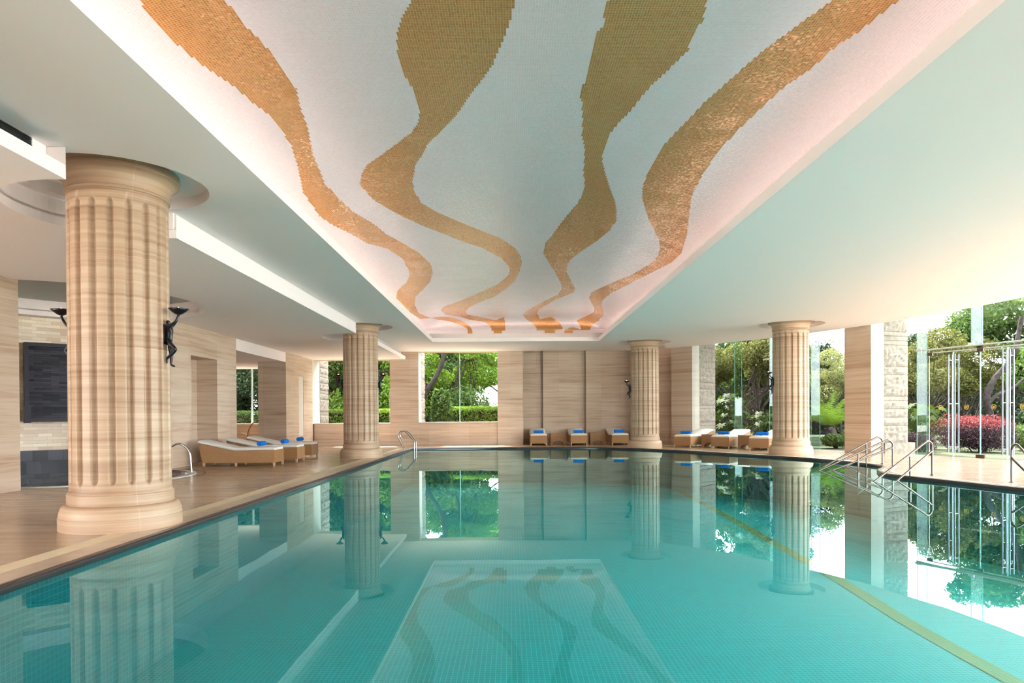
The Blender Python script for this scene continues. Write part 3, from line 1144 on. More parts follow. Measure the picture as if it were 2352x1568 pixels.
tag(o, 'coved silver mosaic ceiling panel with four wavy gold bands', 'ceiling panel')

# cove lamps hidden on the ledge around the opening light the panel
M['cove'] = plain('cove lamp tube', (1, 1, 1), 0.5, emit=(1.0, 0.80, 0.66), es=2.6)
for lb, bx in (('warm strip lamp on the left ledge of the mosaic opening', (OX0 - 0.34, OX0 - 0.28, 0, OY1)),
               ('warm strip lamp on the right ledge of the mosaic opening', (OX1 + 0.28, OX1 + 0.34, 0, OY1)),
               ('warm strip lamp on the far ledge of the mosaic opening', (OX0, OX1, OY1 + 0.32, OY1 + 0.38))):
    mb = MB()
    mb.box(*bx, ZC + .131, ZC + .165)
    tag(mb.build('cove_lamp', M['cove']), lb, 'lamp', 'cove strip lamps')

# area lights added beside the strips to brighten the middle of the panel
for nm, x, sx in (('cove_fill_left', OX0 - 0.30, 1), ('cove_fill_right', OX1 + 0.30, -1)):
    al = bpy.data.lights.new(nm, 'AREA')
    al.shape = 'RECTANGLE'
    al.size, al.size_y = OY1 + 1.5, 0.10
    al.energy = 24
    al.spread = math.radians(75)
    al.color = (1.0, 0.86, 0.82)
    ao = bpy.data.objects.new(nm, al)
    COL.objects.link(ao)
    d = Vector((sx, 0, 0.30)).normalized()
    zz = -d
    xx = Vector((0, 1, 0))
    yy = zz.cross(xx)
    mm = Matrix.Identity(4)
    for i in range(3):
        mm[i][0], mm[i][1], mm[i][2] = xx[i], yy[i], zz[i]
    mm.translation = Vector((x, (OY1 - 1.5) / 2, ZC + 0.20))
    ao.matrix_world = mm

# ------------------------------------------------------------------ columns
def shaft_mesh():
    seg = 18 * 18
    nfl = 18
    z0, z1 = 0.40, 3.50
    f0, f1 = 0.47, 3.36
    R0, R1 = 0.482, 0.476
    zs = [z0, z0 + .02] + [f0 + 0.012 * i for i in range(6)] + [0.9, 1.6, 2.3, 3.0] + [f1 - 0.012 * (5 - i) for i in range(6)] + [z1 - 0.03, z1]
    mb = MB()
    vs, fs = [], []
    hw, dep = 0.19, 0.046        # flute half width as a share of the pitch
    for z in zs:
        R = R0 + (R1 - R0) * (z - z0) / (z1 - z0)
        for k in range(seg):
            t = (k / seg * nfl) % 1.0 - 0.5
            d = 0.0
            if f0 <= z <= f1:
                e = min(z - f0, f1 - z)
                rz = 0.06
                w = hw if e >= rz else hw * math.sqrt(max(0.0, 1 - (1 - e / rz) ** 2))
                if abs(t) < w and w > 0:
                    d = dep * math.sqrt(1 - (t / w) ** 2) * (w / hw)
            a = 2 * PI * k / seg
            vs.append(((R - d) * math.cos(a), (R - d) * math.sin(a), z))
    for i in range(len(zs) - 1):
        for k in range(seg):
            k2 = (k + 1) % seg
            fs.append((i * seg + k, i * seg + k2, (i + 1) * seg + k2, (i + 1) * seg + k))
    mb.add(vs, fs, 0, True)
    return mb


def quarter(r0, z0, r1, z1, n=8, convex=True):
    out = []
    for i in range(n + 1):
        t = PI / 2 * i / n
        if convex:
            out.append((r1 + (r0 - r1) * math.cos(t), z0 + (z1 - z0) * math.sin(t)))
        else:
            out.append((r0 + (r1 - r0) * (1 - math.cos(t)), z0 + (z1 - z0) * math.sin(t)))
    return out


zc = ZC + 0.125 - DECK
column = thing('fluted_column', 'nearest large fluted sandstone column at left pool edge', 'column', (COLS[0][0], COLS[0][1], DECK), group='fluted columns around the pool')
mb = MB()
mb.lathe([(0.585, 0.0), (0.585, 0.125)] + [(0.578, 0.126)] + quarter(0.578, 0.126, 0.515, 0.255, 10) + [(0.505, 0.257), (0.505, 0.365), (0.492, 0.372), (0.484, 0.40)], 96)
# keep the mouldings crisp
mb.sm = [True] * len(mb.sm)
bm_o = mb.build('base_molding', M['column'], column)
shaft_mesh().build('shaft', M['column'], column)
mb = MB()
mb.lathe([(0.476, 3.46), (0.490, 3.465), (0.498, 3.48), (0.490, 3.495), (0.486, 3.50)] + quarter(0.486, 3.50, 0.590, 3.665, 10, False) + [(0.597, 3.675), (0.600, 3.70), (0.590, 3.715), (0.590, zc)], 96)
mb.build('capital', M['column'], column)
for o in column.children:
    if o.name.startswith(('base', 'cap')):
        es = o.modifiers.new('edge', 'EDGE_SPLIT')
        es.split_angle = math.radians(40)
labs = ['second fluted sandstone column at the left pool edge, before the garden window', 'fluted sandstone column beside the far row of loungers', 'fluted sandstone column before the right garden window']
for (x, y), lb in zip(COLS[1:], labs):
    dup(column, (x, y, DECK), 0.0, lb)

# ------------------------------------------------------------------ bronze figure sconces
def skin_mesh(name, verts, edges, radii, levels=2):
    me = bpy.data.meshes.new(name + '_skeleton')
    me.from_pydata(verts, edges, [])
    o = bpy.data.objects.new(name + '_skeleton', me)
    COL.objects.link(o)
    o.modifiers.new('skin', 'SKIN')
    me.skin_vertices[0].data[0].use_root = True
    for i, r in enumerate(radii):
        rr_ = r if isinstance(r, tuple) else (r, r)
        me.skin_vertices[0].data[i].radius = rr_
    sd = o.modifiers.new('sub', 'SUBSURF')
    sd.levels = levels
    sd.render_levels = levels
    dg = bpy.context.evaluated_depsgraph_get()
    dg.update()
    ev = o.evaluated_get(dg)
    out = bpy.data.meshes.new_from_object(ev)
    out.name = name
    bpy.data.objects.remove(o)
    for p in out.polygons:
        p.use_smooth = True
    return out


def Q(px, pz, y=0.0):
    return ((px - 150) * 0.00047, y, (1470 - pz) * 0.00047)


fig_v = [Q(225, 925), Q(238, 850), Q(258, 760), Q(268, 660), Q(262, 580), Q(236, 530), Q(226, 480), Q(222, 412),
         # near arm (towards -y) and far arm
         Q(270, 590, -.036), Q(350, 520, -.050), Q(440, 460, -.045), Q(490, 330, -.030), Q(520, 300, -.022),
         Q(250, 575, .036), Q(305, 500, .050), Q(370, 420, .045), Q(415, 310, .030), Q(440, 285, .022),
         # bent leg, standing leg
         Q(265, 950, -.024), Q(420, 1085, -.022), Q(310, 1190, -.016), Q(215, 1275, -.012), Q(200, 1330, -.012), Q(205, 1400, -.012),
         Q(240, 960, .022), Q(262, 1120, .020), Q(272, 1260, .018), Q(262, 1420, .016), Q(300, 1450, .016), Q(360, 1462, .016)]
fig_e = [(0, 1), (1, 2), (2, 3), (3, 4), (4, 5), (5, 6), (6, 7), (4, 8), (8, 9), (9, 10), (10, 11), (11, 12), (4, 13), (13, 14), (14, 15), (15, 16), (16, 17),
         (0, 18), (18, 19), (19, 20), (20, 21), (21, 22), (22, 23), (0, 24), (24, 25), (25, 26), (26, 27), (27, 28), (28, 29)]
fig_r = [(.030, .036), (.026, .030), (.024, .028), (.030, .034), (.026, .034), (.013, .013), (.020, .019), (.026, .022),
         .016, .014, .012, .009, .009, .016, .014, .012, .009, .009,
         .026, .018, .015, .010, .010, .006, .026, .018, .015, .010, .009, .006]
fig_r = [tuple(k * 1.12 for k in r) if isinstance(r, tuple) else r * (1.02 if 8 <= i <= 17 else 1.25) for i, r in enumerate(fig_r)]
fig_me = skin_mesh('bronze_figure', fig_v, fig_e, fig_r)
fig_me.materials.append(M['bronze'])
sconce = thing('figure_sconce', 'black bronze figure holding up a bowl on right side of nearest column', 'wall sconce', (COLS[0][0] + 0.478, COLS[0][1], 1.74), 0.0, group='bronze figure sconces')
fo_ = bpy.data.objects.new('bronze_figure', fig_me)
COL.objects.link(fo_)
fo_.parent = sconce
# hair knot
mb = MB()
bx, bz = 0.148, 0.615
mb.lathe([(0.0, bz - 0.062), (0.022, bz - 0.060), (0.045, bz - 0.048), (0.075, bz - 0.026), (0.104, bz + 0.0), (0.100, bz + 0.002), (0.07, bz - 0.02), (0.0, bz - 0.032)], 32, (bx, 0))
bowl_ = mb.build('bowl', M['bronze'], sconce)
mb = MB()
mb.lathe([(0.0, bz - 0.02), (0.012, bz - 0.015), (0.016, bz + 0.0), (0.011, bz + 0.014), (0.0, bz + 0.020)], 12, (bx, 0))
mb.build('bulb', M['bulb'], bowl_)
mb = MB()
mb.box(-0.012, 0.012, -0.032, 0.032, 0.24, 0.45)
mb.box(0.0, 0.04, -0.012, 0.012, 0.26, 0.40)
mb.build('back_bracket', M['bronze'], sconce, bevel=0.004)
dup(sconce, (COLS[0][0] - 0.478, COLS[0][1], 1.74), PI, 'black bronze bowl of a figure sconce peeking out left of nearest column')
s2 = dup(sconce, (COLS[1][0] + 0.478, COLS[1][1], 1.74), 0.0, 'black bronze figure with glowing bowl on right side of second column')
s3 = dup(sconce, (COLS[1][0] - 0.478, COLS[1][1], 1.74), PI, 'black bronze figure with glowing bowl on left side of second column')
for s in (s2, s3):
    for ch in s.children:
        if ch.name.startswith('bowl'):
            ch.data = ch.data.copy()
            ch.data.materials[0] = M['copper_bowl']
            ch['label'] = 'reddish copper bowl'
            bl = ch.children[0]
            bl.data = bl.data.copy()
            bl.data.materials[0] = plain('bright bulb', (1, 1, 1), 0.5, emit=(1.0, 0.72, 0.42), es=25.0)
dup(sconce, (COLS[2][0] - 0.478, COLS[2][1], 1.74), PI, 'black bronze figure sconce on column by the far row of loungers')
dup(sconce, (COLS[3][0] - 0.478, COLS[3][1], 1.74), PI, 'black bronze figure sconce on column before right garden window')

# ------------------------------------------------------------------ loungers, towels, side tables
LW, LL = 0.64, 1.76


def lounger_body():
    prof = [(0, 0.075), (0, 0.375), (0.95, 0.352), (LL + 0.03, 0.53), (LL - 0.06, 0.075)]
    mb = MB()
    n = len(prof)
    vs = [(x, -LW / 2, z) for x, z in prof] + [(x, LW / 2, z) for x, z in prof]
    mb.add(vs, [tuple(range(n)), tuple(range(2 * n - 1, n - 1, -1))] + [(i, n + i, n + (i + 1) % n, (i + 1) % n) for i in range(n)])
    return mb


def cushion_mesh():
    path = smooth_path([(0.02, 0.37), (0.5, 0.362), (0.9, 0.352), (1.02, 0.366), (1.4, 0.448), (LL - 0.02, 0.522), (LL + 0.05, 0.535)], 5)
    prof = [(-LW / 2 + 0.035, 0.0), (-LW / 2 + 0.008, 0.02), (-LW / 2 + 0.01, 0.05), (-LW / 2 + 0.05, 0.075), (0, 0.082), (LW / 2 - 0.05, 0.075), (LW / 2 - 0.01, 0.05), (LW / 2 - 0.008, 0.02), (LW / 2 - 0.035, 0.0)]
    mb = MB()
    k = len(prof)
    vs, fs = [], []
    rnd = random.Random(2)
    for i, p in enumerate(path):
        t = (path[min(i + 1, len(path) - 1)] - path[max(i - 1, 0)]).normalized()
        nrm = Vector((-t.y, t.x))
        e = 0.7 if i in (0, len(path) - 1) else 1.0
        for y, h in prof:
            q = p + nrm * (h * e + (rnd.uniform(-.004, .004) if h > 0.03 else 0))
            vs.append((q.x, y, q.y))
    for i in range(len(path) - 1):
        for j in range(k):
            j2 = (j + 1) % k
            fs.append((i * k + j, i * k + j2, (i + 1) * k + j2, (i + 1) * k + j))
    mb.add(vs, fs, 0, True)
    mb.add(vs[:k], [tuple(range(k - 1, -1, -1))])
    mb.add(vs[-k:], [tuple(range(k))])
    return mb


lg = thing('sun_lounger', 'nearest of the three wicker loungers on left deck, white cushion', 'sun lounger', (-5.50, 16.25, DECK), PI, group='sun loungers around the pool')
lounger_body().build('wicker_base', M['wicker'], lg, bevel=0.008)
cushion_mesh().build('cushion', M['cushion'], lg)
for sx in (0.03, 0.92, LL - 0.09):
    for sy in (-1, 1):
        mb = MB()
        y = sy * (LW / 2 - 0.028)
        t = 0.026
        b = 0.018
        mb.add([(sx - b, y - b, 0), (sx + b, y - b, 0), (sx + b, y + b, 0), (sx - b, y + b, 0), (sx - t, y - t, 0.09), (sx + t, y - t, 0.09), (sx + t, y + t, 0.09), (sx - t, y + t, 0.09)],
               [(3, 2, 1, 0), (4, 5, 6, 7), (0, 1, 5, 4), (1, 2, 6, 5), (2, 3, 7, 6), (3, 0, 4, 7)])
        mb.build('leg', M['legs'], lg)


def towel_mesh():
    mb = MB()
    turns, n = 2.2, 54
    sp = []
    for i in range(n + 1):
        a = 2 * PI * turns * i / n
        r = 0.014 + 0.041 * i / n
        sp.append((r * math.cos(a), r * math.sin(a)))
    L_ = 0.19
    vs = [(x, -L_, z) for x, z in sp] + [(x, L_, z) for x, z in sp]
    k = len(sp)
    mb.add(vs, [(i, i + 1, k + i + 1, k + i) for i in range(k - 1)], 0, True)
    rim = circle(0, 0, 0.053, 28)
    for y, fl in ((-L_ + 0.004, False), (L_ - 0.004, True)):
        f = tuple(range(28))
        mb.add([(p[0], y, p[1]) for p in rim], [f if fl else f[::-1]])
    vs = [(p[0], -L_ + .004, p[1]) for p in rim] + [(p[0], L_ - .004, p[1]) for p in rim]
    mb.add(vs, [(i, 28 + i, 28 + (i + 1) % 28, (i + 1) % 28) for i in range(28)], 0, True)
    return mb


def loc_on(root_loc, rotz, x, z, y=0.0):
    return (root_loc[0] + x * math.cos(rotz) - y * math.sin(rotz), root_loc[1] + x * math.sin(rotz) + y * math.cos(rotz), root_loc[2] + z)


tw = None
L1 = [((-5.50, 16.25), PI, 'nearest of the three wicker loungers on left deck, white cushion', 'rolled blue towel on the nearest of three left loungers'),
      ((-5.39, 17.58), PI, 'middle one of the three wicker loungers on the left deck', 'rolled blue towel on the middle one of three left loungers'),
      ((-5.51, 19.25), PI, 'farthest of the three wicker loungers on the left deck', 'rolled blue towel on the farthest of three left loungers'),
      ((1.075, 25.72), PI / 2, 'wicker lounger at left end of row against far wall', 'rolled blue towel on left lounger of the far wall row'),
      ((2.585, 25.66), PI / 2, 'wicker lounger between the two side tables at far wall', 'rolled blue towel on far wall lounger between two side tables'),
      ((4.125, 25.60), PI / 2, 'wicker lounger at far wall partly behind a fluted column', 'rolled blue towel on far wall lounger beside the column')]
RD = math.atan2(0.75, 0.66)
for (x, y), nm in zip(((5.93, 23.58), (6.95, 22.65), (7.76, 21.33)), ('leftmost', 'middle', 'rightmost')):
    L1.append(((x, y), RD, {'leftmost': 'wicker lounger by the right glass wall, nearest the stone pier', 'middle': 'middle wicker lounger of three by right glass wall', 'rightmost': 'wicker lounger by right glass wall half hidden by column'}[nm],
               {'leftmost': 'rolled blue towel on right side lounger nearest the stone pier', 'middle': 'rolled blue towel on the middle lounger by right glass wall', 'rightmost': 'rolled blue towel on lounger half hidden by right column'}[nm]))
for i, ((x, y), rz, lab, tlab) in enumerate(L1):
    loc = (x, y, DECK)
    if i == 0:
        lg.location, lg.rotation_euler = loc, (0, 0, rz)
    else:
        dup(lg, loc, rz, lab)
    tx = 0.42 if i < 3 else 0.30
    tl = loc_on(loc, rz, tx, 0.370 + 0.082 + 0.062)
    if tw is None:
        tw = towel_mesh().build('rolled_towel', M['towel'])
        tw.location, tw.rotation_euler = tl, (0, 0, rz)
        tag(tw, tlab, 'towel', 'rolled blue towels on the loungers')
    else:
        t2 = tw.copy()
        COL.objects.link(t2)
        t2.location, t2.rotation_euler = tl, (0, 0, rz)
        t2['label'] = tlab


def table_mesh():
    w, d, h = 0.57, 0.45, 0.43
    mb = MB()
    arch = [(-0.2 * math.cos(a), 0.16 * math.sin(a)) for a in np.linspace(0, PI, 16)]
    prof = [(-w / 2, 0), (-w / 2, h), (w / 2, h), (w / 2, 0)] + [(-p[0], p[1]) for p in arch]
    V, Fs = tri_poly(prof, [])
    for y, fl in ((-d / 2, 1), (d / 2, 0)):
        mb.add([(v.x, y, v.y) for v in V], [f if fl else f[::-1] for f in Fs])
    n = len(prof)
    vs = [(p[0], -d / 2, p[1]) for p in prof] + [(p[0], d / 2, p[1]) for p in prof]
    mb.add(vs, [(i, (i + 1) % n, n + (i + 1) % n, n + i) for i in range(n)])
    return mb


st = thing('side_table', 'arched wicker side table left of centre at far wall', 'side table', (1.83, 26.45, DECK), 0.0, group='wicker side tables')
table_mesh().build('wicker_body', M['wicker'], st)
mb = MB()
mb.box(-0.29, 0.29, -0.23, 0.23, 0.43, 0.445)
mb.build('table_top', M['wicker'], st)
for (x, y), rz, lb in (((3.35, 26.4), 0, 'arched wicker side table next to far wall lounger by column'), ((7.02, 23.75), RD - PI / 2, 'wicker side table between first two loungers at right glass wall'), ((7.85, 22.45), RD - PI / 2, 'wicker side table before last lounger at right glass wall')):
    dup(st, (x, y, DECK), rz, lb)

# bent wooden stand behind the loungers
bw = thing('curved_stand', 'brown bent wooden pole with pale arm behind left loungers', 'stand', (-8.05, 20.9, DECK))
mb = MB()
mb.tube(smooth_path([(0.10, 0, 0), (0.02, 0, 0.3), (0.0, 0, 0.5), (0.04, 0, 0.72), (0.13, 0, 0.90), (0.20, 0, 0.98)], 4), 0.022)
mb.build('bent_pole', M['brown_wood'], bw)
mb = MB()
mb.tube([(0.0, 0, 0.60), (-0.2, 0.02, 0.66)], 0.016)
mb.build('pale_arm', M['cushion'], bw)
mb = MB()
mb.box(-0.2, 0.25, -0.2, 0.2, 0, 0.03)
mb.build('foot_plate', M['brown_wood'], bw)

# ------------------------------------------------------------------ rails
def rail(name, label, loc, group, paths, r=0.019, posts=(), mat='steel_warm', flange=()):
    root = thing(name, label, 'handrail', loc, group=group)
    for nm, pts, fr in paths:
        mb = MB()
        mb.tube(fillet(pts, fr), r, 10)
        mb.build(nm, M[mat], root)
    for p in posts:
        mb = MB()
        mb.tube(p, r * 0.95, 10)
        mb.build('post', M[mat], root)
    for p in flange:
        mb = MB()
        mb.lathe([(r * 2.3, 0), (r * 2.3, 0.008), (r * 1.2, 0.014)], 16, p[:2])
        mb.v = [(a, b, c + p[2]) for a, b, c in mb.v]
        mb.build('flange', M[mat], root)
    return root


G = 'stair handrails at the right pool edge'
rail('stair_handrail', 'rear steel handrail of the pair at right pool stairs', (8.37, 15.35, DECK), G,
     [('top_rail', [(0, 0, 0), (0, 0, 0.55), (-0.10, 0, 0.62), (-2.0, -0.05, -0.42)], 0.12), ('lower_rail', [(0, 0, 0.40), (-1.35, -.03, -0.35)], 0.05)],
     posts=[[(-0.36, 0, 0.47), (-0.36, 0, -0.5)]], flange=[(0, 0, 0)])
rail('stair_handrail', 'front steel handrail of the pair at right pool stairs', (8.03, 14.33, DECK), G,
     [('top_rail', [(0, 0, 0), (0, 0, 0.52), (-0.10, 0, 0.59), (-2.15, -0.08, -0.30)], 0.12), ('lower_rail', [(0, 0, 0.42), (-1.7, -.05, -0.20)], 0.05)],
     posts=[[(-0.74, -.03, 0.30), (-0.74, -.03, -0.9)]], flange=[(0, 0, 0)])
rail('stair_handrail', 'steel handrail on the curved deck tip near the glass doors', (7.74, 12.52, DECK), G,
     [('top_rail', [(0, 0, 0), (0, 0, 0.58), (-0.10, -.03, 0.64), (-1.75, -0.75, -0.25)], 0.12), ('lower_rail', [(0, 0, 0.45), (-1.25, -0.62, -0.25)], 0.05)],
     posts=[[(-0.55, -.25, 0.36), (-0.55, -.25, -0.9)]], flange=[(0, 0, 0)])
rail('stair_handrail', 'steel handrail cut off by the right image edge', (8.20, 11.16, DECK), G,
     [('top_rail', [(0, 0, 0), (0, 0, 0.58), (0.0, -.10, 0.64), (-0.35, -1.9, -0.35)], 0.12), ('lower_rail', [(0, 0, 0.40), (-0.2, -1.35, -0.30)], 0.05)],
     posts=[[(-0.17, -0.85, 0.22), (-0.17, -0.85, -0.9)]], flange=[(0, 0, 0)])
lad = thing('pool_ladder', 'looped steel pool ladder at the far left corner', 'pool ladder', (-3.62, 23.22, DECK))
for y in (0.0, 0.48):
    mb = MB()
    mb.tube(fillet([(0, y, 0), (-0.22, y, 0.47), (-0.12, y, 0.63), (0.02, y, 0.63), (0.12, y, 0.55), (0.35, y, 0.27), (0.35, y, -0.9)], 0.09), 0.02, 10)
    mb.build('side_rail', M['steel'], lad)
for z in (-0.25, -0.5, -0.75):
    mb = MB()
    mb.box(0.30, 0.38, 0.0, 0.48, z, z + 0.03)
    mb.build('step', M['steel'], lad)
sr = thing('spa_grab_rail', 'arched steel grab rail beside the spa tub', 'handrail', (-6.58, 14.07, DECK))
mb = MB()
mb.tube(fillet([(0, 0, 0), (-0.03, 0, 0.48), (-0.25, -.02, 0.64), (-0.62, -.05, 0.40), (-0.62, -.05, -0.3)], 0.16, 8), 0.02, 10)
mb.build('rail_tube', M['steel'], sr)
mb = MB()
mb.lathe([(0.045, 0), (0.045, 0.01), (0.022, 0.016)], 16)
mb.build('flange', M['steel'], sr)

# ------------------------------------------------------------------ glazing
def pane(name, p, q, z0, z1, parent, mat='glass', th=0.012, side=0.0):
    mb = MB()
    mb.obox(p, q, th, z0, z1, side, 0, 1)
    return mb.build(name, [M[mat], M['glass_edge']], parent)


w1 = thing('window_1', 'far window behind the second column', 'window', kind='structure')
pane('pane', (XL, 27.25), (-6.0, 27.25), 0.9, 3.42, w1)
pane('pane', (-6.0, 27.25), (-4.64, 27.25), 0.9, 3.42, w1)
mb = MB(); mb.box(-6.01, -5.99, 27.22, 27.28, 0.9, 3.42); mb.build('mullion', M['glass_edge'], w1)
w2 = thing('window_2', 'large central far window looking onto hedge and trees', 'window', kind='structure')
xm = at_y(1056, 900, 27.25).x
pane('pane', (-3.57, 27.25), (xm, 27.25), 0.92, 3.72, w2)
pane('pane', (xm, 27.25), (-0.47, 27.25), 0.92, 3.72, w2)
mb = MB(); mb.box(xm - .012, xm + .012, 27.2, 27.3, 0.92, 3.72); mb.build('mullion', M['glass_edge'], w2)
w3 = thing('window_3', 'narrow alcove window seen beyond the left wall', 'window', kind='structure')
xm = at_y(579, 900, 27.25).x
pane('pane', (-11.42, 27.25), (xm, 27.25), 0.9, 3.12, w3)
pane('pane', (xm, 27.25), (-8.98, 27.25), 0.9, 3.12, w3)
mb = MB(); mb.box(xm - .025, xm + .025, 27.2, 27.3, 0.9, 3.12); mb.build('mullion', M['alu'], w3)

w6 = thing('fill_window_left', 'added window left of the view that lets in fill daylight', 'window', kind='structure')
pane('pane', (-13.65, 3.5), (-13.65, -3.0), DECK, 3.4, w6)  # opening added to the left wall to brighten the left ceilings
w7 = thing('fill_window_rear_left', 'added rear window left of the viewpoint for fill daylight', 'window', kind='structure')
pane('pane', (-13.6, -6.1), (-7.5, -6.1), DECK, 3.4, w7)  # added behind the viewpoint as extra daylight for the near left ceilings
w8 = thing('fill_window_rear_right', 'added rear window right of the viewpoint for fill daylight', 'window', kind='structure')
pane('pane', (7.5, -6.1), (14.5, -6.1), DECK, 4.6, w8)  # opening added out of view to bring more light in from behind
w4 = thing('window_4', 'curved garden glazing behind the right column and loungers', 'window', kind='structure')
us = [1596, 1688, 1768, 1863, 1941]
pp = [radial(arc_phi(u, 17.68), 17.68) for u in us]
for a, b in zip(pp, pp[1:]):
    pane('pane', a, b, DECK, 4.4, w4)
for p in pp[1:-1]:
    d = (p - Vector(AC)).normalized()
    pane('fin', p - d * 0.0, p + d * 0.42, DECK, 4.4, w4, 'glass_fin', 0.02)

w5 = thing('window_5', 'frameless glass front with transom around the glass doors', 'window', kind='structure')
pz = radial(ph[2001], 17.9)
pane('pane', pz, FA, DECK, 4.6, w5)
tD = [0.1285, 0.3765, 0.632, 0.8735, 1.12, 1.37]
pane('pane', FA, fac(tD[0]), DECK, 2.86, w5)
pane('pane', FA, fac(0.5475), 2.90, 4.6, w5)
pane('pane', fac(0.5475), fac(1.5), 2.90, 4.6, w5)
for a, b in ((1.37, 2.0), (2.0, 2.6), (2.6, 3.0)):
    pane('pane', fac(a), fac(b), DECK, 4.6, w5)
pane('pane', fac(3.0), (14.3, 3.0), DECK, 4.6, w5)
pane('pane', (14.3, 3.0), (14.5, -6.0), DECK, 4.6, w5)
pane('fin', FA, FA + FN * 0.38, DECK, 4.6, w5, 'glass_fin', 0.02)
pane('fin', fac(0.5475), fac(0.5475) + FN * 0.42, 2.92, 4.6, w5, 'glass_fin', 0.02)
mb = MB()
mb.obox(FA, fac(1.5), 0.20, 2.87, 2.895, 0.0)
mb.build('transom', [M['alu']], w5)
mb = MB()
mb.obox(fac(tD[0]), fac(1.37), 0.03, 2.775, 2.80, 0.0)
mb.build('door_header', [M['alu']], w5)
for t, z in ((0.14, 2.76), (0.632, 2.76), (1.12, 2.76), (0.5475, 2.92), (0.02, 2.90)):
    mb = MB()
    d = (FB - FA).normalized() * 0.075
    mb.obox(fac(t) - d, fac(t) + d, 0.035, z - 0.05, z + 0.035, 0.0)
    mb.build('patch_fitting', M['patch'] if z < 2.8 else M['alu'], w5)


def door(idx, t0, t1, handle_end, label):
    root = thing('door_%d' % idx, label, 'door', kind='structure')
    pane('leaf', fac(t0 + 0.004), fac(t1 - 0.004), DECK + 0.01, 2.76, root)
    d = (FB - FA).normalized()
    hp = fac(t1) - d * 0.085 if handle_end else fac(t0) + d * 0.085
    for sgn in (-1, 1):
        p = hp + FN * (0.07 * sgn)
        hb = MB()
        hb.tube([(p.x, p.y, 0.16), (p.x, p.y, 2.70)], 0.02, 10)
        h = hb.build('pull_handle', M['handle'], root)
        hb = MB()
        for z in (0.30, 1.42, 2.55):
            hb.tube([(hp.x, hp.y, z), (p.x, p.y, z)], 0.012, 8)
        hb.build('standoff', M['steel'], h)
    cp = fac((t0 + t1) / 2) - d * (0.0)
    dec = MB()
    cc = Vector((cp.x, cp.y, 1.33)) - Vector((FN.x, FN.y, 0)) * 0.010
    dx = Vector((d.x, d.y, 0))
    dz = Vector((0, 0, 1))
    n = 24
    ring = [(cc + (dx * math.cos(2 * PI * i / n) + dz * math.sin(2 * PI * i / n)) * r) for r in (0.062, 0.050) for i in range(n)]
    dec.add(ring, [(i, (i + 1) % n, n + (i + 1) % n, n + i) for i in range(n)])
    # monogram strokes inside the ring
    for (x0, z0, x1, z1) in ((-0.028, 0.020, 0.030, 0.020), (0.030, 0.020, -0.028, -0.020), (-0.028, -0.020, 0.030, -0.020), (-0.030, 0.0, 0.030, 0.004)):
        a = cc + dx * x0 + dz * z0
        b = cc + dx * x1 + dz * z1
        s = (b - a).normalized()
        w = (dx * -s.dot(dz) + dz * s.dot(dx)) * 0.005
        dec.add([a - w, b - w, b + w, a + w], [(0, 1, 2, 3)])
    dec.build('gold_decal', M['gold_mark'], root)
    for tt in ((t0 + 0.012) if handle_end else (t1 - 0.012),):
        fb = MB()
        fb.obox(fac(tt) - d * 0.08, fac(tt) + d * 0.08, 0.035, DECK, DECK + 0.09, 0.0)
        fb.build('floor_pivot', M['patch'], root)
    return root


door(1, tD[0], tD[1], True, 'first glass door leaf right of the stone pier')
door(2, tD[1], tD[2], False, 'second glass door leaf, left half of red shrub behind it')
door(3, tD[2], tD[3], True, 'third glass door leaf, before the dark leaning trunk')
door(4, tD[3], tD[4], False, 'fourth glass door leaf at the right image edge')

# ------------------------------------------------------------------ garden
mb = MB()

gout = [(-200, -80), (400, -80), (400, 500), (-200, 500)]
gin = [(-14.0, -6.2), (14.8, -6.2), (14.2, 11.0), (11.2, 18.8)] + [arc_pt(phi_s + (phi_e - phi_s) * i / 10, 17.95) for i in range(11)] + [(4.9, 28.25), (-14.0, 28.25)]
plate(mb, gout, [gin], -0.02, -0.02, bottom=False, sides=False)
tag(mb.build('garden_ground', M['ground']), 'dark planted ground of the garden outside', 'ground', kind='structure')


mb = MB()  # pale paving added outside to throw daylight up at the ceiling
plate(mb, [(-40, -50), (60, -50), (60, 11.0), (15.0, 10.0), (14.9, 9.5), (15.0, -6.35), (-13.9, -6.35), (-13.9, 24.0), (-40, 24.0)], [], -0.02, 0.02)
tag(mb.build('reflector', plain('pale bounce paving', (0.84, 0.78, 0.70), 0.8)), 'pale stone terrace out of view, added to bounce daylight into the hall', 'reflector', kind='structure')


def leaf_cloud(centers, normals, size, jit=0.9, aspect=0.45):
    """rhombic leaves, folded along the midrib"""
    n = len(centers)
    d = RNG.normal(size=(n, 3)) * jit + normals
    d /= np.linalg.norm(d, axis=1)[:, None]
    r = RNG.normal(size=(n, 3))
    t = np.cross(d, r)
    t /= np.linalg.norm(t, axis=1)[:, None]
    b = np.cross(d, t)
    s = (size * RNG.uniform(0.6, 1.25, n))[:, None]
    t, b = t * s, b * s * aspect
    fold = d * s * 0.12
    V = np.stack([centers - t, centers + b + fold, centers + t, centers - b + fold], 1).reshape(-1, 3)
    return V


def leaves_obj(name, V, mat, parent=None):
    n = len(V) // 4
    me = bpy.data.meshes.new(name)
    me.vertices.add(len(V))
    me.vertices.foreach_set('co', V.astype(np.float32).ravel())
    me.loops.add(n * 4)
    me.loops.foreach_set('vertex_index', np.arange(n * 4, dtype=np.int32))
    me.polygons.add(n)
    me.polygons.foreach_set('loop_start', np.arange(n, dtype=np.int32) * 4)
    me.materials.append(mat)
    me.update()
    me.validate()
    o = bpy.data.objects.new(name, me)
    COL.objects.link(o)
    if parent:
        o.parent = parent
    return o


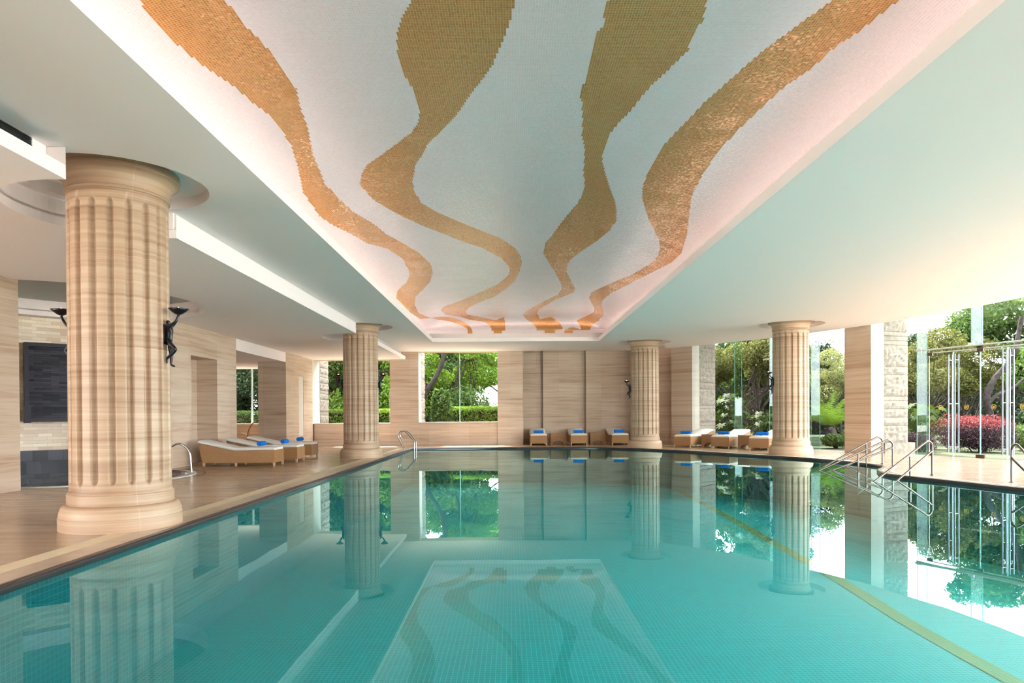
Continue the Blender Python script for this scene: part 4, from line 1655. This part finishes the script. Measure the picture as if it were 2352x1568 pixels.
def blob_points(n, blobs, shell=0.55):
    """points spread through the outer shell of overlapping ellipsoids"""
    w = np.array([b[3] * b[4] for b in blobs])
    idx = RNG.choice(len(blobs), n, p=w / w.sum())
    B = np.array(blobs)[idx]
    d = RNG.normal(size=(n, 3))
    d /= np.linalg.norm(d, axis=1)[:, None]
    rad = (shell + (1 - shell) * RNG.random(n) ** 0.6)[:, None]
    P = B[:, :3] + d * rad * np.stack([B[:, 3], B[:, 3], B[:, 4]], 1)
    return P, d


def crown_blobs(R, H, z, k, seed, flat=0.6, hole=0.0):
    rnd = random.Random(seed)
    out = []
    for _ in range(k):
        a = rnd.uniform(0, 2 * PI)
        rr_ = R * math.sqrt(rnd.random()) * 0.85
        zz = z + rnd.uniform(-H / 2, H / 2)
        s = R * rnd.uniform(0.22, 0.42)
        out.append((rr_ * math.cos(a), rr_ * math.sin(a), zz, s, s * flat))
    return out


def branch_mesh(mb, base, top, r0, r1, bend, seed, n=7):
    rnd = random.Random(seed)
    base, top = Vector(base), Vector(top)
    off = Vector((rnd.uniform(-1, 1), rnd.uniform(-1, 1), 0)) * bend
    pts, rs = [], []
    for i in range(n):
        t = i / (n - 1)
        p = base.lerp(top, t) + off * math.sin(PI * t) + Vector((rnd.uniform(-1, 1), rnd.uniform(-1, 1), 0)) * 0.03
        pts.append(p)
        rs.append(r0 + (r1 - r0) * t)
    mb.tube(pts, rs, 7)


def tree_proto(label, leafmat, R, H, z, n, size, seed, blobs=16, trunks=((0, 0),), r0=0.12, bark='bark', fork_z=0.45, flat=0.7):
    root = thing('tree', label, 'tree', (0, 0, 0), group='trees in the garden')
    rnd = random.Random(seed)
    B = crown_blobs(R, H, z, blobs, seed, flat)
    P, d = blob_points(n, B)
    leaves_obj('foliage', leaf_cloud(P, d * 0.5 + np.array([0, 0, 0.5]), size), M[leafmat], root)
    mb = MB()
    for k, (bx_, by_) in enumerate(trunks):
        tx, ty = rnd.uniform(-.5, .5) * R, rnd.uniform(-.5, .5) * R
        fork = Vector((bx_ + tx * 0.3, by_ + ty * 0.3, z * fork_z))
        branch_mesh(mb, (bx_, by_, -0.1), fork, r0, r0 * 0.65, 0.15, seed + k)
        for j in range(4):
            e = B[rnd.randrange(len(B))]
            branch_mesh(mb, fork, (e[0], e[1], e[2]), r0 * 0.6, r0 * 0.15, 0.3, seed * 7 + k * 3 + j)
    mb.build('trunk', M[bark], root)
    return root


def put(proto, x, y, z, rz, sc, label, first=[]):
    if proto not in first:
        first.append(proto)
        proto.location, proto.rotation_euler, proto.scale = (x, y, z), (0, 0, rz), (sc, sc, sc)
        proto['label'] = label
        return proto
    o = dup(proto, (x, y, z), rz, label)
    o.scale = (sc, sc, sc)
    return o


tA = tree_proto('bright', 'leaf_bright', 2.6, 2.6, 4.3, 24000, 0.085, 21, trunks=((0, 0), (0.4, 0.2)), r0=0.10)
tB = tree_proto('mid', 'leaf_mid', 2.6, 3.6, 4.2, 27000, 0.085, 33, blobs=24, trunks=((0, 0),), r0=0.15, bark='bark_dark')
tC = tree_proto('olive', 'leaf_olive', 2.2, 2.4, 3.7, 24000, 0.07, 45, blobs=22, trunks=((0, 0), (0.35, 0.1), (-0.3, 0.2), (0.1, -0.3)), r0=0.075, fork_z=0.22)
tD_ = tree_proto('pale', 'leaf_pale', 1.7, 2.0, 2.9, 13000, 0.06, 57, blobs=16, trunks=((0, 0), (0.2, 0.1)), r0=0.06)
tE = tree_proto('dark', 'leaf_dark', 2.4, 4.2, 3.4, 24000, 0.095, 69, blobs=26, trunks=((0, 0),), r0=0.14, bark='bark_dark')

# behind the far windows
put(tA, -2.6, 34.0, 0, 0.3, 1.0, 'bright leafy tree centred in the central far window')
put(tA, 0.6, 37.5, 0, 2.0, 1.05, 'bright leafy tree at right half of the central far window')
put(tA, -5.9, 34.5, 0, 4.0, 1.0, 'bright leafy tree behind the second column')
put(tB, -8.2, 33.0, 0, 1.0, 0.95, 'deep green tree left in the window behind second column')
put(tB, -4.2, 42.0, 0, 3.0, 1.25, 'tall green tree at the back behind the central window')
put(tE, -12.8, 33.2, 0, 0.0, 0.95, 'dark tree filling the alcove window')
put(tE, -15.5, 34.5, 0, 2.0, 1.1, 'dark tree behind at the left of the alcove window')
put(tE, -7.2, 39.0, 0, 4.4, 1.1, 'dark tree at the back behind the second column')
put(tB, -10.4, 40.0, 0, 5.2, 1.2, 'deep green tree at the back between alcove and second column')
# through the right garden glazing
put(tC, 10.3, 29.6, 0, 0.6, 1.15, 'many stemmed olive green tree left of the right column')
put(tC, 8.8, 33.0, 0, 2.6, 1.2, 'olive green tree behind the far stone pillar')
put(tB, 12.5, 34.5, 0, 0.4, 1.2, 'green tree whose edge shows right of the right column')
put(tD_, 15.4, 32.0, 0, 0.0, 0.98, 'pale feathery tree between right column and sandstone pier')
put(tE, 10.0, 39.0, 0, 1.7, 1.0, 'dark tree in the distance left of right column')
# beyond the glass doors
put(tC, 16.4, 27.0, 0, 4.0, 0.86, 'thin stemmed olive tree beside the large stone pillar')
put(tC, 18.6, 28.0, 0, 5.3, 0.92, 'thin stemmed olive tree in line with the first door leaf')
put(tB, 20.3, 25.4, 0, 1.9, 1.08, 'large green tree at the right behind the glass doors')
put(tB, 22.6, 29.5, 0, 5.0, 1.2, 'green tree at the far right beyond the doors')
put(tE, 20.0, 32.5, 0, 5.0, 0.9, 'dark tree in the background of the glass doors')
put(tE, 14.6, 36.0, 0, 0.7, 1.0, 'dark tree in the background left of the stone pillar')

# two leaning trunks that stand out
ln = thing('leaning_trunk', 'dark leaning tree trunk in the central far window', 'tree trunk', (-4.6, 31.8, 0))
mb = MB()
mb.tube(smooth_path([(0, 0, -0.1), (0.25, 0, 1.2), (0.7, 0, 2.3), (1.15, 0.05, 3.0), (1.5, 0.1, 3.9), (1.6, 0.1, 5.2)], 4), [0.16 - 0.004 * i for i in range(21)], 9)
mb.build('bent_trunk', M['bark_dark'], ln)
mb = MB()
mb.tube(smooth_path([(0.7, 0, 2.3), (0.55, 0.1, 3.2), (0.4, 0.1, 4.6)], 4), [0.07 - .004 * i for i in range(9)], 7)
mb.build('side_branch', M['bark_dark'], ln)
l2 = thing('leaning_trunk', 'thick dark forked trunk behind the right glass doors', 'tree trunk', (17.0, 24.3, 0))
mb = MB()
mb.tube(smooth_path([(0, 0, -0.1), (0.1, 0, 0.9), (-0.05, 0, 1.7), (0.25, 0, 2.4), (0.9, 0, 3.2), (1.2, 0, 4.6)], 4), [0.15 - 0.004 * i for i in range(21)], 9)
mb.build('bent_trunk', M['bark_dark'], l2)
mb = MB()
mb.tube(smooth_path([(-0.02, 0, 1.5), (0.4, 0.1, 1.8), (0.9, 0.1, 2.0), (1.4, 0.15, 2.4)], 4), [0.075 - .003 * i for i in range(13)], 7)
mb.build('side_branch', M['bark_dark'], l2)


def box_leaves(n, sx, sy, sz, size):
    """leaves on the top and sides of a clipped hedge"""
    A = np.array([sx * sy, 2 * sx * sz, 2 * sy * sz])
    k = RNG.choice(3, n, p=A / A.sum())
    P = RNG.uniform(-0.5, 0.5, (n, 3)) * np.array([sx, sy, sz])
    nr = np.zeros((n, 3))
    sg = np.where(RNG.random(n) < 0.5, -1, 1)
    t = k == 0
    P[t, 2] = sz / 2
    nr[t, 2] = 1
    t = k == 1
    P[t, 1] = sg[t] * sy / 2
    nr[t, 1] = sg[t]
    t = k == 2
    P[t, 0] = sg[t] * sx / 2
    nr[t, 0] = sg[t]
    P -= nr * (RNG.random(n) ** 2 * 0.16 * max(1.0, sz / 2))[:, None]
    P += RNG.normal(size=P.shape) * 0.02 * max(1.0, sz * 0.8)
    P[:, 2] += sz / 2
    return P, nr


def hedge(label, loc, sx, sy, sz, n, mat, size=0.05, rz=0.0, core='leaf_dark'):
    root = thing('hedge', label, 'hedge', loc, rz)
    P, nr = box_leaves(n, sx, sy, sz, size)
    leaves_obj('foliage', leaf_cloud(P, nr * 0.8 + np.array([0, 0, .3]), size), M[mat], root)
    mb = MB()
    mb.box(-sx / 2 + .12, sx / 2 - .12, -sy / 2 + .12, sy / 2 - .12, 0, sz - .14)
    mb.build('twig_core', M['bark_dark'], root)
    return root


hedge('clipped bright green hedge outside the central far window', (-1.35, 30.4, -0.02), 4.0, 1.2, 1.58, 16000, 'leaf_bright', 0.05)
hedge('clipped hedge outside the window behind second column', (-6.9, 30.4, -0.02), 4.4, 1.1, 1.50, 14000, 'leaf_bright', 0.05)
hedge('dark clipped hedge below the alcove window', (-12.2, 30.2, -0.02), 4.4, 1.1, 1.45, 12000, 'leaf_mid', 0.05)


def shrub(label, loc, R, H, n, mat, size, seed, cat='shrub', name='shrub', blobs=9, jit=0.9, top=None):
    root = thing(name, label, cat, loc)
    rnd = random.Random(seed)
    B = []
    for _ in range(blobs):
        a = rnd.uniform(0, 2 * PI)
        q_ = R * 0.62 * math.sqrt(rnd.random())
        hh = H * rnd.uniform(0.42, 0.62)
        B.append((q_ * math.cos(a), q_ * math.sin(a), hh, R * rnd.uniform(.38, .5), H * 0.42))
    P, d = blob_points(n, B, 0.6)
    P[:, 2] = np.maximum(P[:, 2], 0.02)
    if top:
        hi = P[:, 2] + RNG.normal(size=n) * 0.06 * H > H * 0.70
        leaves_obj('foliage', leaf_cloud(P[~hi], d[~hi], size, jit), M[mat], root)
        o = leaves_obj('leaf_tips', leaf_cloud(P[hi] + np.array([0, 0, .03]), d[hi], size, jit), M[top], root)
        o['label'] = 'red young leaf tips'
    else:
        leaves_obj('foliage', leaf_cloud(P, d, size, jit), M[mat], root)
    mb = MB()
    for k in range(5):
        e = B[k % len(B)]
        branch_mesh(mb, (e[0] * .15, e[1] * .15, -0.05), (e[0], e[1], e[2]), 0.025, 0.01, 0.05, seed + k)
    mb.build('stems', M['bark_dark'], root)
    return root


hedge('tall dark evergreen screen far behind the glass doors', (24.0, 38.0, -0.02), 18.0, 2.0, 3.4, 26000, 'leaf_dark', 0.12, -0.35)
hedge('tall dark evergreen screen far behind the right garden glazing', (14.5, 45.0, -0.02), 13.0, 2.0, 4.4, 22000, 'leaf_olive', 0.12, -0.1)
hedge('tall evergreen screen far behind the second column', (-9.5, 46.0, -0.02), 14.0, 2.0, 5.2, 24000, 'leaf_mid', 0.12, 0.0)
shrub('glossy dark shrub left in the central far window', (-3.0, 29.2, 0), 0.55, 2.4, 5200, 'leaf_mid', 0.085, 71)
shrub('deep green shrub behind the hedge of central window', (-2.2, 32.3, 0), 1.5, 2.7, 6000, 'leaf_mid', 0.085, 72)
shrub('leafy bright shrub behind hedge left of second column', (-7.6, 32.0, 0), 1.5, 3.1, 6500, 'leaf_bright', 0.09, 73)
shrub('leafy bright shrub right of second column', (-5.2, 32.0, 0), 1.4, 3.2, 6500, 'leaf_bright', 0.09, 74)
shrub('dark shrub behind the hedge in alcove window', (-10.6, 32.4, 0), 1.4, 2.6, 6000, 'leaf_dark', 0.10, 75)
shrub('pink blossoming shrub beyond the central window hedge', (-1.3, 40.6, 0), 1.6, 2.2, 5200, 'leaf_pink', 0.06, 76)
shrub('grey green low shrub beside the right lounger row', (10.3, 26.2, 0), 0.85, 1.3, 5200, 'leaf_dark', 0.10, 77)
shrub('dense green shrub behind the right loungers', (11.6, 28.2, 0), 1.1, 1.6, 5200, 'leaf_mid', 0.09, 78)
shrub('rounded shrub with red tips over purple leaves behind glass doors', (14.2, 20.7, -0.05), 1.28, 1.15, 16000, 'leaf_purple', 0.032, 79, blobs=14, top='leaf_red')
shrub('low dark purple shrub beside the large stone pillar', (12.75, 21.3, -0.05), 0.72, 0.62, 7000, 'leaf_purple', 0.032, 80)
shrub('low green shrub at the right image edge', (16.4, 21.2, -0.05), 0.9, 0.85, 5200, 'leaf_mid', 0.05, 81)
shrub('dark green shrub layer behind the red tipped shrub', (18.6, 23.4, 0), 1.5, 1.3, 5500, 'leaf_dark', 0.10, 82)
shrub('dark green shrub layer behind the yellow green plant', (14.2, 26.4, 0), 1.3, 1.3, 5500, 'leaf_dark', 0.10, 83)
shrub('low groundcover below the palm like cycad', (12.3, 24.0, 0), 0.9, 0.55, 4200, 'leaf_dark', 0.05, 84)
shrub('groundcover at the foot of the glazing by the right column', (11.3, 23.6, 0), 0.7, 0.5, 3200, 'leaf_mid', 0.05, 85)


def big_leaf_plant(label, loc, n, L_, H, mat, seed, spread=0.6):
    """fatsia like plant: lobed hand shaped leaves on stalks"""
    rnd = random.Random(seed)
    root = thing('broadleaf_plant', label, 'plant', loc)
    lv, st_ = MB(), MB()
    for k in range(n):
        a = rnd.uniform(0, 2 * PI)
        q_ = spread * math.sqrt(rnd.random())
        h = H * rnd.uniform(0.35, 1.0)
        c = Vector((q_ * math.cos(a), q_ * math.sin(a), h))
        nrm = Vector((math.cos(a) * 0.7, math.sin(a) * 0.7, rnd.uniform(0.5, 1.1))).normalized()
        out_ = Vector((math.cos(a), math.sin(a), -0.35)).normalized()
        out_ = (out_ - nrm * out_.dot(nrm)).normalized()
        sd = nrm.cross(out_)
        s = L_ * rnd.uniform(0.7, 1.15)
        pts = [c]
        for i in range(15):
            t = -2.3 + 4.6 * i / 14
            r = s * (1.0 if i % 2 else 0.52) * (1 - 0.22 * abs(t) / 2.3)
            pts.append(c + out_ * (math.cos(t) * r) + sd * (math.sin(t) * r) - nrm * (0.12 * r))
        lv.add(pts, [(0, i, i + 1) for i in range(1, 15)])
        st_.tube([(c.x * .2, c.y * .2, 0), (c.x * .7, c.y * .7, h * 0.6), c], [0.014, 0.01, 0.006], 5)
    lv.build('leaves', M[mat], root)
    st_.build('stalks', M['leaf_mid'], root)
    return root


big_leaf_plant('yellow green broadleaf plant left in the right garden glazing', (8.85, 27.3, 0), 70, 0.26, 2.0, 'leaf_fatsia', 5, 0.65)
big_leaf_plant('grey green broadleaf plant behind the right loungers', (9.55, 25.9, 0), 45, 0.22, 1.3, 'leaf_fatsia', 6, 0.6)
big_leaf_plant('yellow green broadleaf plant left of the red tipped shrub', (13.6, 22.8, 0), 70, 0.24, 1.5, 'leaf_fatsia', 7, 0.85)
big_leaf_plant('dark broadleaf plant at the foot of the cycad', (12.4, 25.0, 0), 18, 0.20, 0.75, 'leaf_mid', 8, 0.4)


def cycad(label, loc, n, L_, mat):
    rnd = random.Random(12)
    root = thing('cycad', label, 'cycad palm', loc)
    mb = MB()
    mb.lathe([(0.2, 0), (0.22, 0.3), (0.17, 0.55), (0.05, 0.66)], 14, cap_top=True)
    mb.build('trunk', M['bark'], root)
    lv = MB()
    for k in range(n):
        a = 2 * PI * k / n * 2.39996 * n / (2 * PI) if False else k * 2.39996
        el = rnd.uniform(0.55, 1.45)
        s = L_ * rnd.uniform(0.85, 1.1)
        dirh = Vector((math.cos(a), math.sin(a), 0))
        prev = None
        rib = []
        for i in range(22):
            t = i / 21
            e = el - 1.0 * t * t
            rib.append((0.62 + 0) if False else t)
            if prev is None:
                p = Vector((0, 0, 0.62))
            else:
                p = prev + (dirh * math.cos(e) + Vector((0, 0, 1)) * math.sin(e)) * (s / 21)
            if prev is not None and i > 2:
                sd = dirh.cross(Vector((0, 0, 1)))
                up = sd.cross(p - prev).normalized()
                ll = 0.19 * math.sin(PI * min(1, 0.12 + 0.88 * t)) + 0.02
                fw = (p - prev).normalized()
                for sg in (-1, 1):
                    tip = p + sd * (sg * ll) + fw * (ll * 0.55) + up * (-0.25 * ll)
                    lv.add([p - fw * 0.013, tip, p + fw * 0.013], [(0, 1, 2)])
            prev = p
    lv.build('fronds', M[mat], root)
    return root


cycad('feathery green cycad palm outside, right of the right column', (12.35, 26.3, 0.0), 60, 1.55, 'leaf_bright')

# ------------------------------------------------------------------ plants keep clear of each other
def plant_shape(o):
    cat = o.get('category')
    if cat == 'tree':
        fo_ = [c for c in o.children if c.name.startswith('foliage')][0]
    elif cat in ('shrub', 'hedge'):
        fo_ = [c for c in o.children if c.name.startswith('foliage')][0]
    elif cat == 'plant':
        fo_ = [c for c in o.children if c.name.startswith('leaves')][0]
    elif cat == 'cycad palm':
        fo_ = [c for c in o.children if c.name.startswith('fronds')][0]
    else:
        return None
    n = len(fo_.data.vertices)
    co = np.empty(n * 3, np.float32)
    fo_.data.vertices.foreach_get('co', co)
    co = co.reshape(-1, 3)
    lo, hi = co.min(0), co.max(0)
    return (lo + hi) / 2, (hi - lo) / 2, cat == 'hedge'


bpy.context.view_layer.update()
plants = []
for o in list(COL.objects):
    if o.parent is None and o.get('category') in ('tree', 'shrub', 'hedge', 'plant', 'cycad palm'):
        c, h, isbox = plant_shape(o)
        plants.append((o, np.array(o.matrix_world.inverted()), c, h, isbox))
stems = []
for o in list(COL.objects):
    if o.parent is None and o.get('category') in ('tree', 'tree trunk'):
        stems.append((o, np.array(o.matrix_world.translation), 0.75 if o['category'] == 'tree' else None))


def pdist(P, pl):
    o, inv, c, h, isbox = pl
    L_ = P @ inv[:3, :3].T + inv[:3, 3]
    q_ = np.abs(L_ - c) / h
    return q_.max(1) if isbox else np.sqrt((q_ ** 2).sum(1)) / 1.05


def trim(ob, own, margin, skip_low=None):
    me = ob.data
    nv = len(me.vertices)
    co = np.empty(nv * 3, np.float32)
    me.vertices.foreach_get('co', co)
    mw = np.array(ob.matrix_world)
    W_ = co.reshape(-1, 3) @ mw[:3, :3].T + mw[:3, 3]
    nf_ = len(me.polygons)
    st_ = np.empty(nf_, np.int32)
    tt_ = np.empty(nf_, np.int32)
    me.polygons.foreach_get('loop_start', st_)
    me.polygons.foreach_get('loop_total', tt_)
    li = np.empty(len(me.loops), np.int32)
    me.loops.foreach_get('vertex_index', li)
    cen = np.add.reduceat(W_[li], st_, axis=0) / tt_[:, None]
    drop = np.zeros(nf_, bool)
    d0 = pdist(cen, own)
    r0 = float(np.linalg.norm(own[3]) / 1.7)
    lo, hi = W_.min(0) - 0.3, W_.max(0) + 0.3
    for pl in plants:
        if pl[0] is own[0]:
            continue
        ow = np.array(pl[0].matrix_world.translation)
        R_ = float(np.linalg.norm(pl[3])) * 1.6 + 3
        if ow[0] < lo[0] - R_ or ow[0] > hi[0] + R_ or ow[1] < lo[1] - R_ or ow[1] > hi[1] + R_:
            continue
        drop |= (pdist(cen, pl) < d0 + margin / r0)
    if skip_low is None:
        for so_, p, lim in stems:
            if so_ is own[0]:
                continue
            dx = np.hypot(cen[:, 0] - p[0], cen[:, 1] - p[1])
            if lim:
                drop |= (dx < lim) & (cen[:, 2] < 2.6)
            else:
                rel = cen - p
                drop |= (rel[:, 0] > -0.35) & (rel[:, 0] < 2.5) & (np.abs(rel[:, 1]) < 0.42) & (np.abs(rel[:, 0] - 0.42 * rel[:, 2]) < 1.1)
    else:
        drop &= cen[:, 2] > skip_low
    if not drop.any():
        return
    keep = np.nonzero(~drop)[0]
    idx = np.concatenate([np.arange(st_[k], st_[k] + tt_[k]) for k in keep]) if len(keep) else np.zeros(0, int)
    lv = li[idx]
    used, inv_ = np.unique(lv, return_inverse=True)
    nm_ = bpy.data.meshes.new(me.name)
    nm_.vertices.add(len(used))
    nm_.vertices.foreach_set('co', co.reshape(-1, 3)[used].ravel())
    nm_.loops.add(len(lv))
    nm_.loops.foreach_set('vertex_index', inv_.astype(np.int32).ravel())
    nm_.polygons.add(len(keep))
    nm_.polygons.foreach_set('loop_start', np.concatenate([[0], np.cumsum(tt_[keep])[:-1]]).astype(np.int32))
    sm_ = np.empty(nf_, bool)
    me.polygons.foreach_get('use_smooth', sm_)
    nm_.polygons.foreach_set('use_smooth', sm_[keep])
    for mt in me.materials:
        nm_.materials.append(mt)
    nm_.update()
    nm_.validate()
    ob.data = nm_


for pl in plants:
    for ch in list(pl[0].children):
        if ch.name.startswith(('foliage', 'leaves', 'leaf_tips', 'fronds')):
            trim(ch, pl, 0.20)
        elif ch.name.startswith('trunk') and pl[0]['category'] == 'tree':
            trim(ch, pl, 0.22, skip_low=1.9)
        elif ch.name.startswith(('stems', 'stalks')):
            trim(ch, pl, 0.10)

# far hills
def hill(label, cx, cy, w, h, seed):
    rnd = random.Random(seed)
    n = 40
    mb = MB()
    top = []
    for i in range(n + 1):
        t = i / n
        z = h * (math.sin(PI * t) ** 0.8) * (0.8 + 0.2 * math.sin(5 * t + seed)) + rnd.uniform(-.6, .6)
        top.append((cx - w / 2 + w * t, z))
    vs = [(x, cy, -1) for x, z in top] + [(x, cy + 20, max(z, 0)) for x, z in top] + [(x, cy + 80, -1) for x, z in top]
    k = n + 1
    mb.add(vs, [(i, i + 1, k + i + 1, k + i) for i in range(n)] + [(k + i, k + i + 1, 2 * k + i + 1, 2 * k + i) for i in range(n)], 0, True)
    tag(mb.build('hill', M['hill']), label, 'hill', kind='structure')


hill('hazy blue wooded hill on the horizon right of right column', 165, 320, 190, 36, 3)

# ------------------------------------------------------------------ light
W = bpy.data.worlds.new('overcast_sky')
S.world = W
W.use_nodes = True
nt = W.node_tree
bg = nt.nodes['Background']
tc = nt.nodes.new('ShaderNodeTexCoord')
sp = nt.nodes.new('ShaderNodeSeparateXYZ')
nt.links.new(tc.outputs['Generated'], sp.inputs[0])
cl = ramp(nt, sp.outputs[2], [(0.0, (0.93, 0.96, 1.0)), (0.35, (1.0, 1.0, 1.0)), (1.0, (0.90, 0.95, 1.0))])
nt.links.new(cl, bg.inputs['Color'])
bg.inputs['Strength'].default_value = 8.5

sun = bpy.data.lights.new('sun', 'SUN')
sun.energy = 20.0
sun.angle = math.radians(3)
sun.color = (1.0, 0.95, 0.86)
so = bpy.data.objects.new('sun', sun)
COL.objects.link(so)
so.rotation_euler = Vector((0.25, -0.62, -1.0)).to_track_quat('-Z', 'Y').to_euler()

S.view_settings.view_transform = 'Standard'
S.view_settings.look = 'None'
S.view_settings.gamma = 1.0
S.view_settings.use_curve_mapping = False
S.view_settings.exposure = 0.95
cy_ = S.cycles
cy_.max_bounces = 6
cy_.diffuse_bounces = 4
cy_.glossy_bounces = 3
cy_.transmission_bounces = 4
cy_.transparent_max_bounces = 12
cy_.caustics_reflective = True
cy_.caustics_refractive = False
cy_.sample_clamp_indirect = 6.0
cy_.use_adaptive_sampling = True
cy_.adaptive_threshold = 0.05
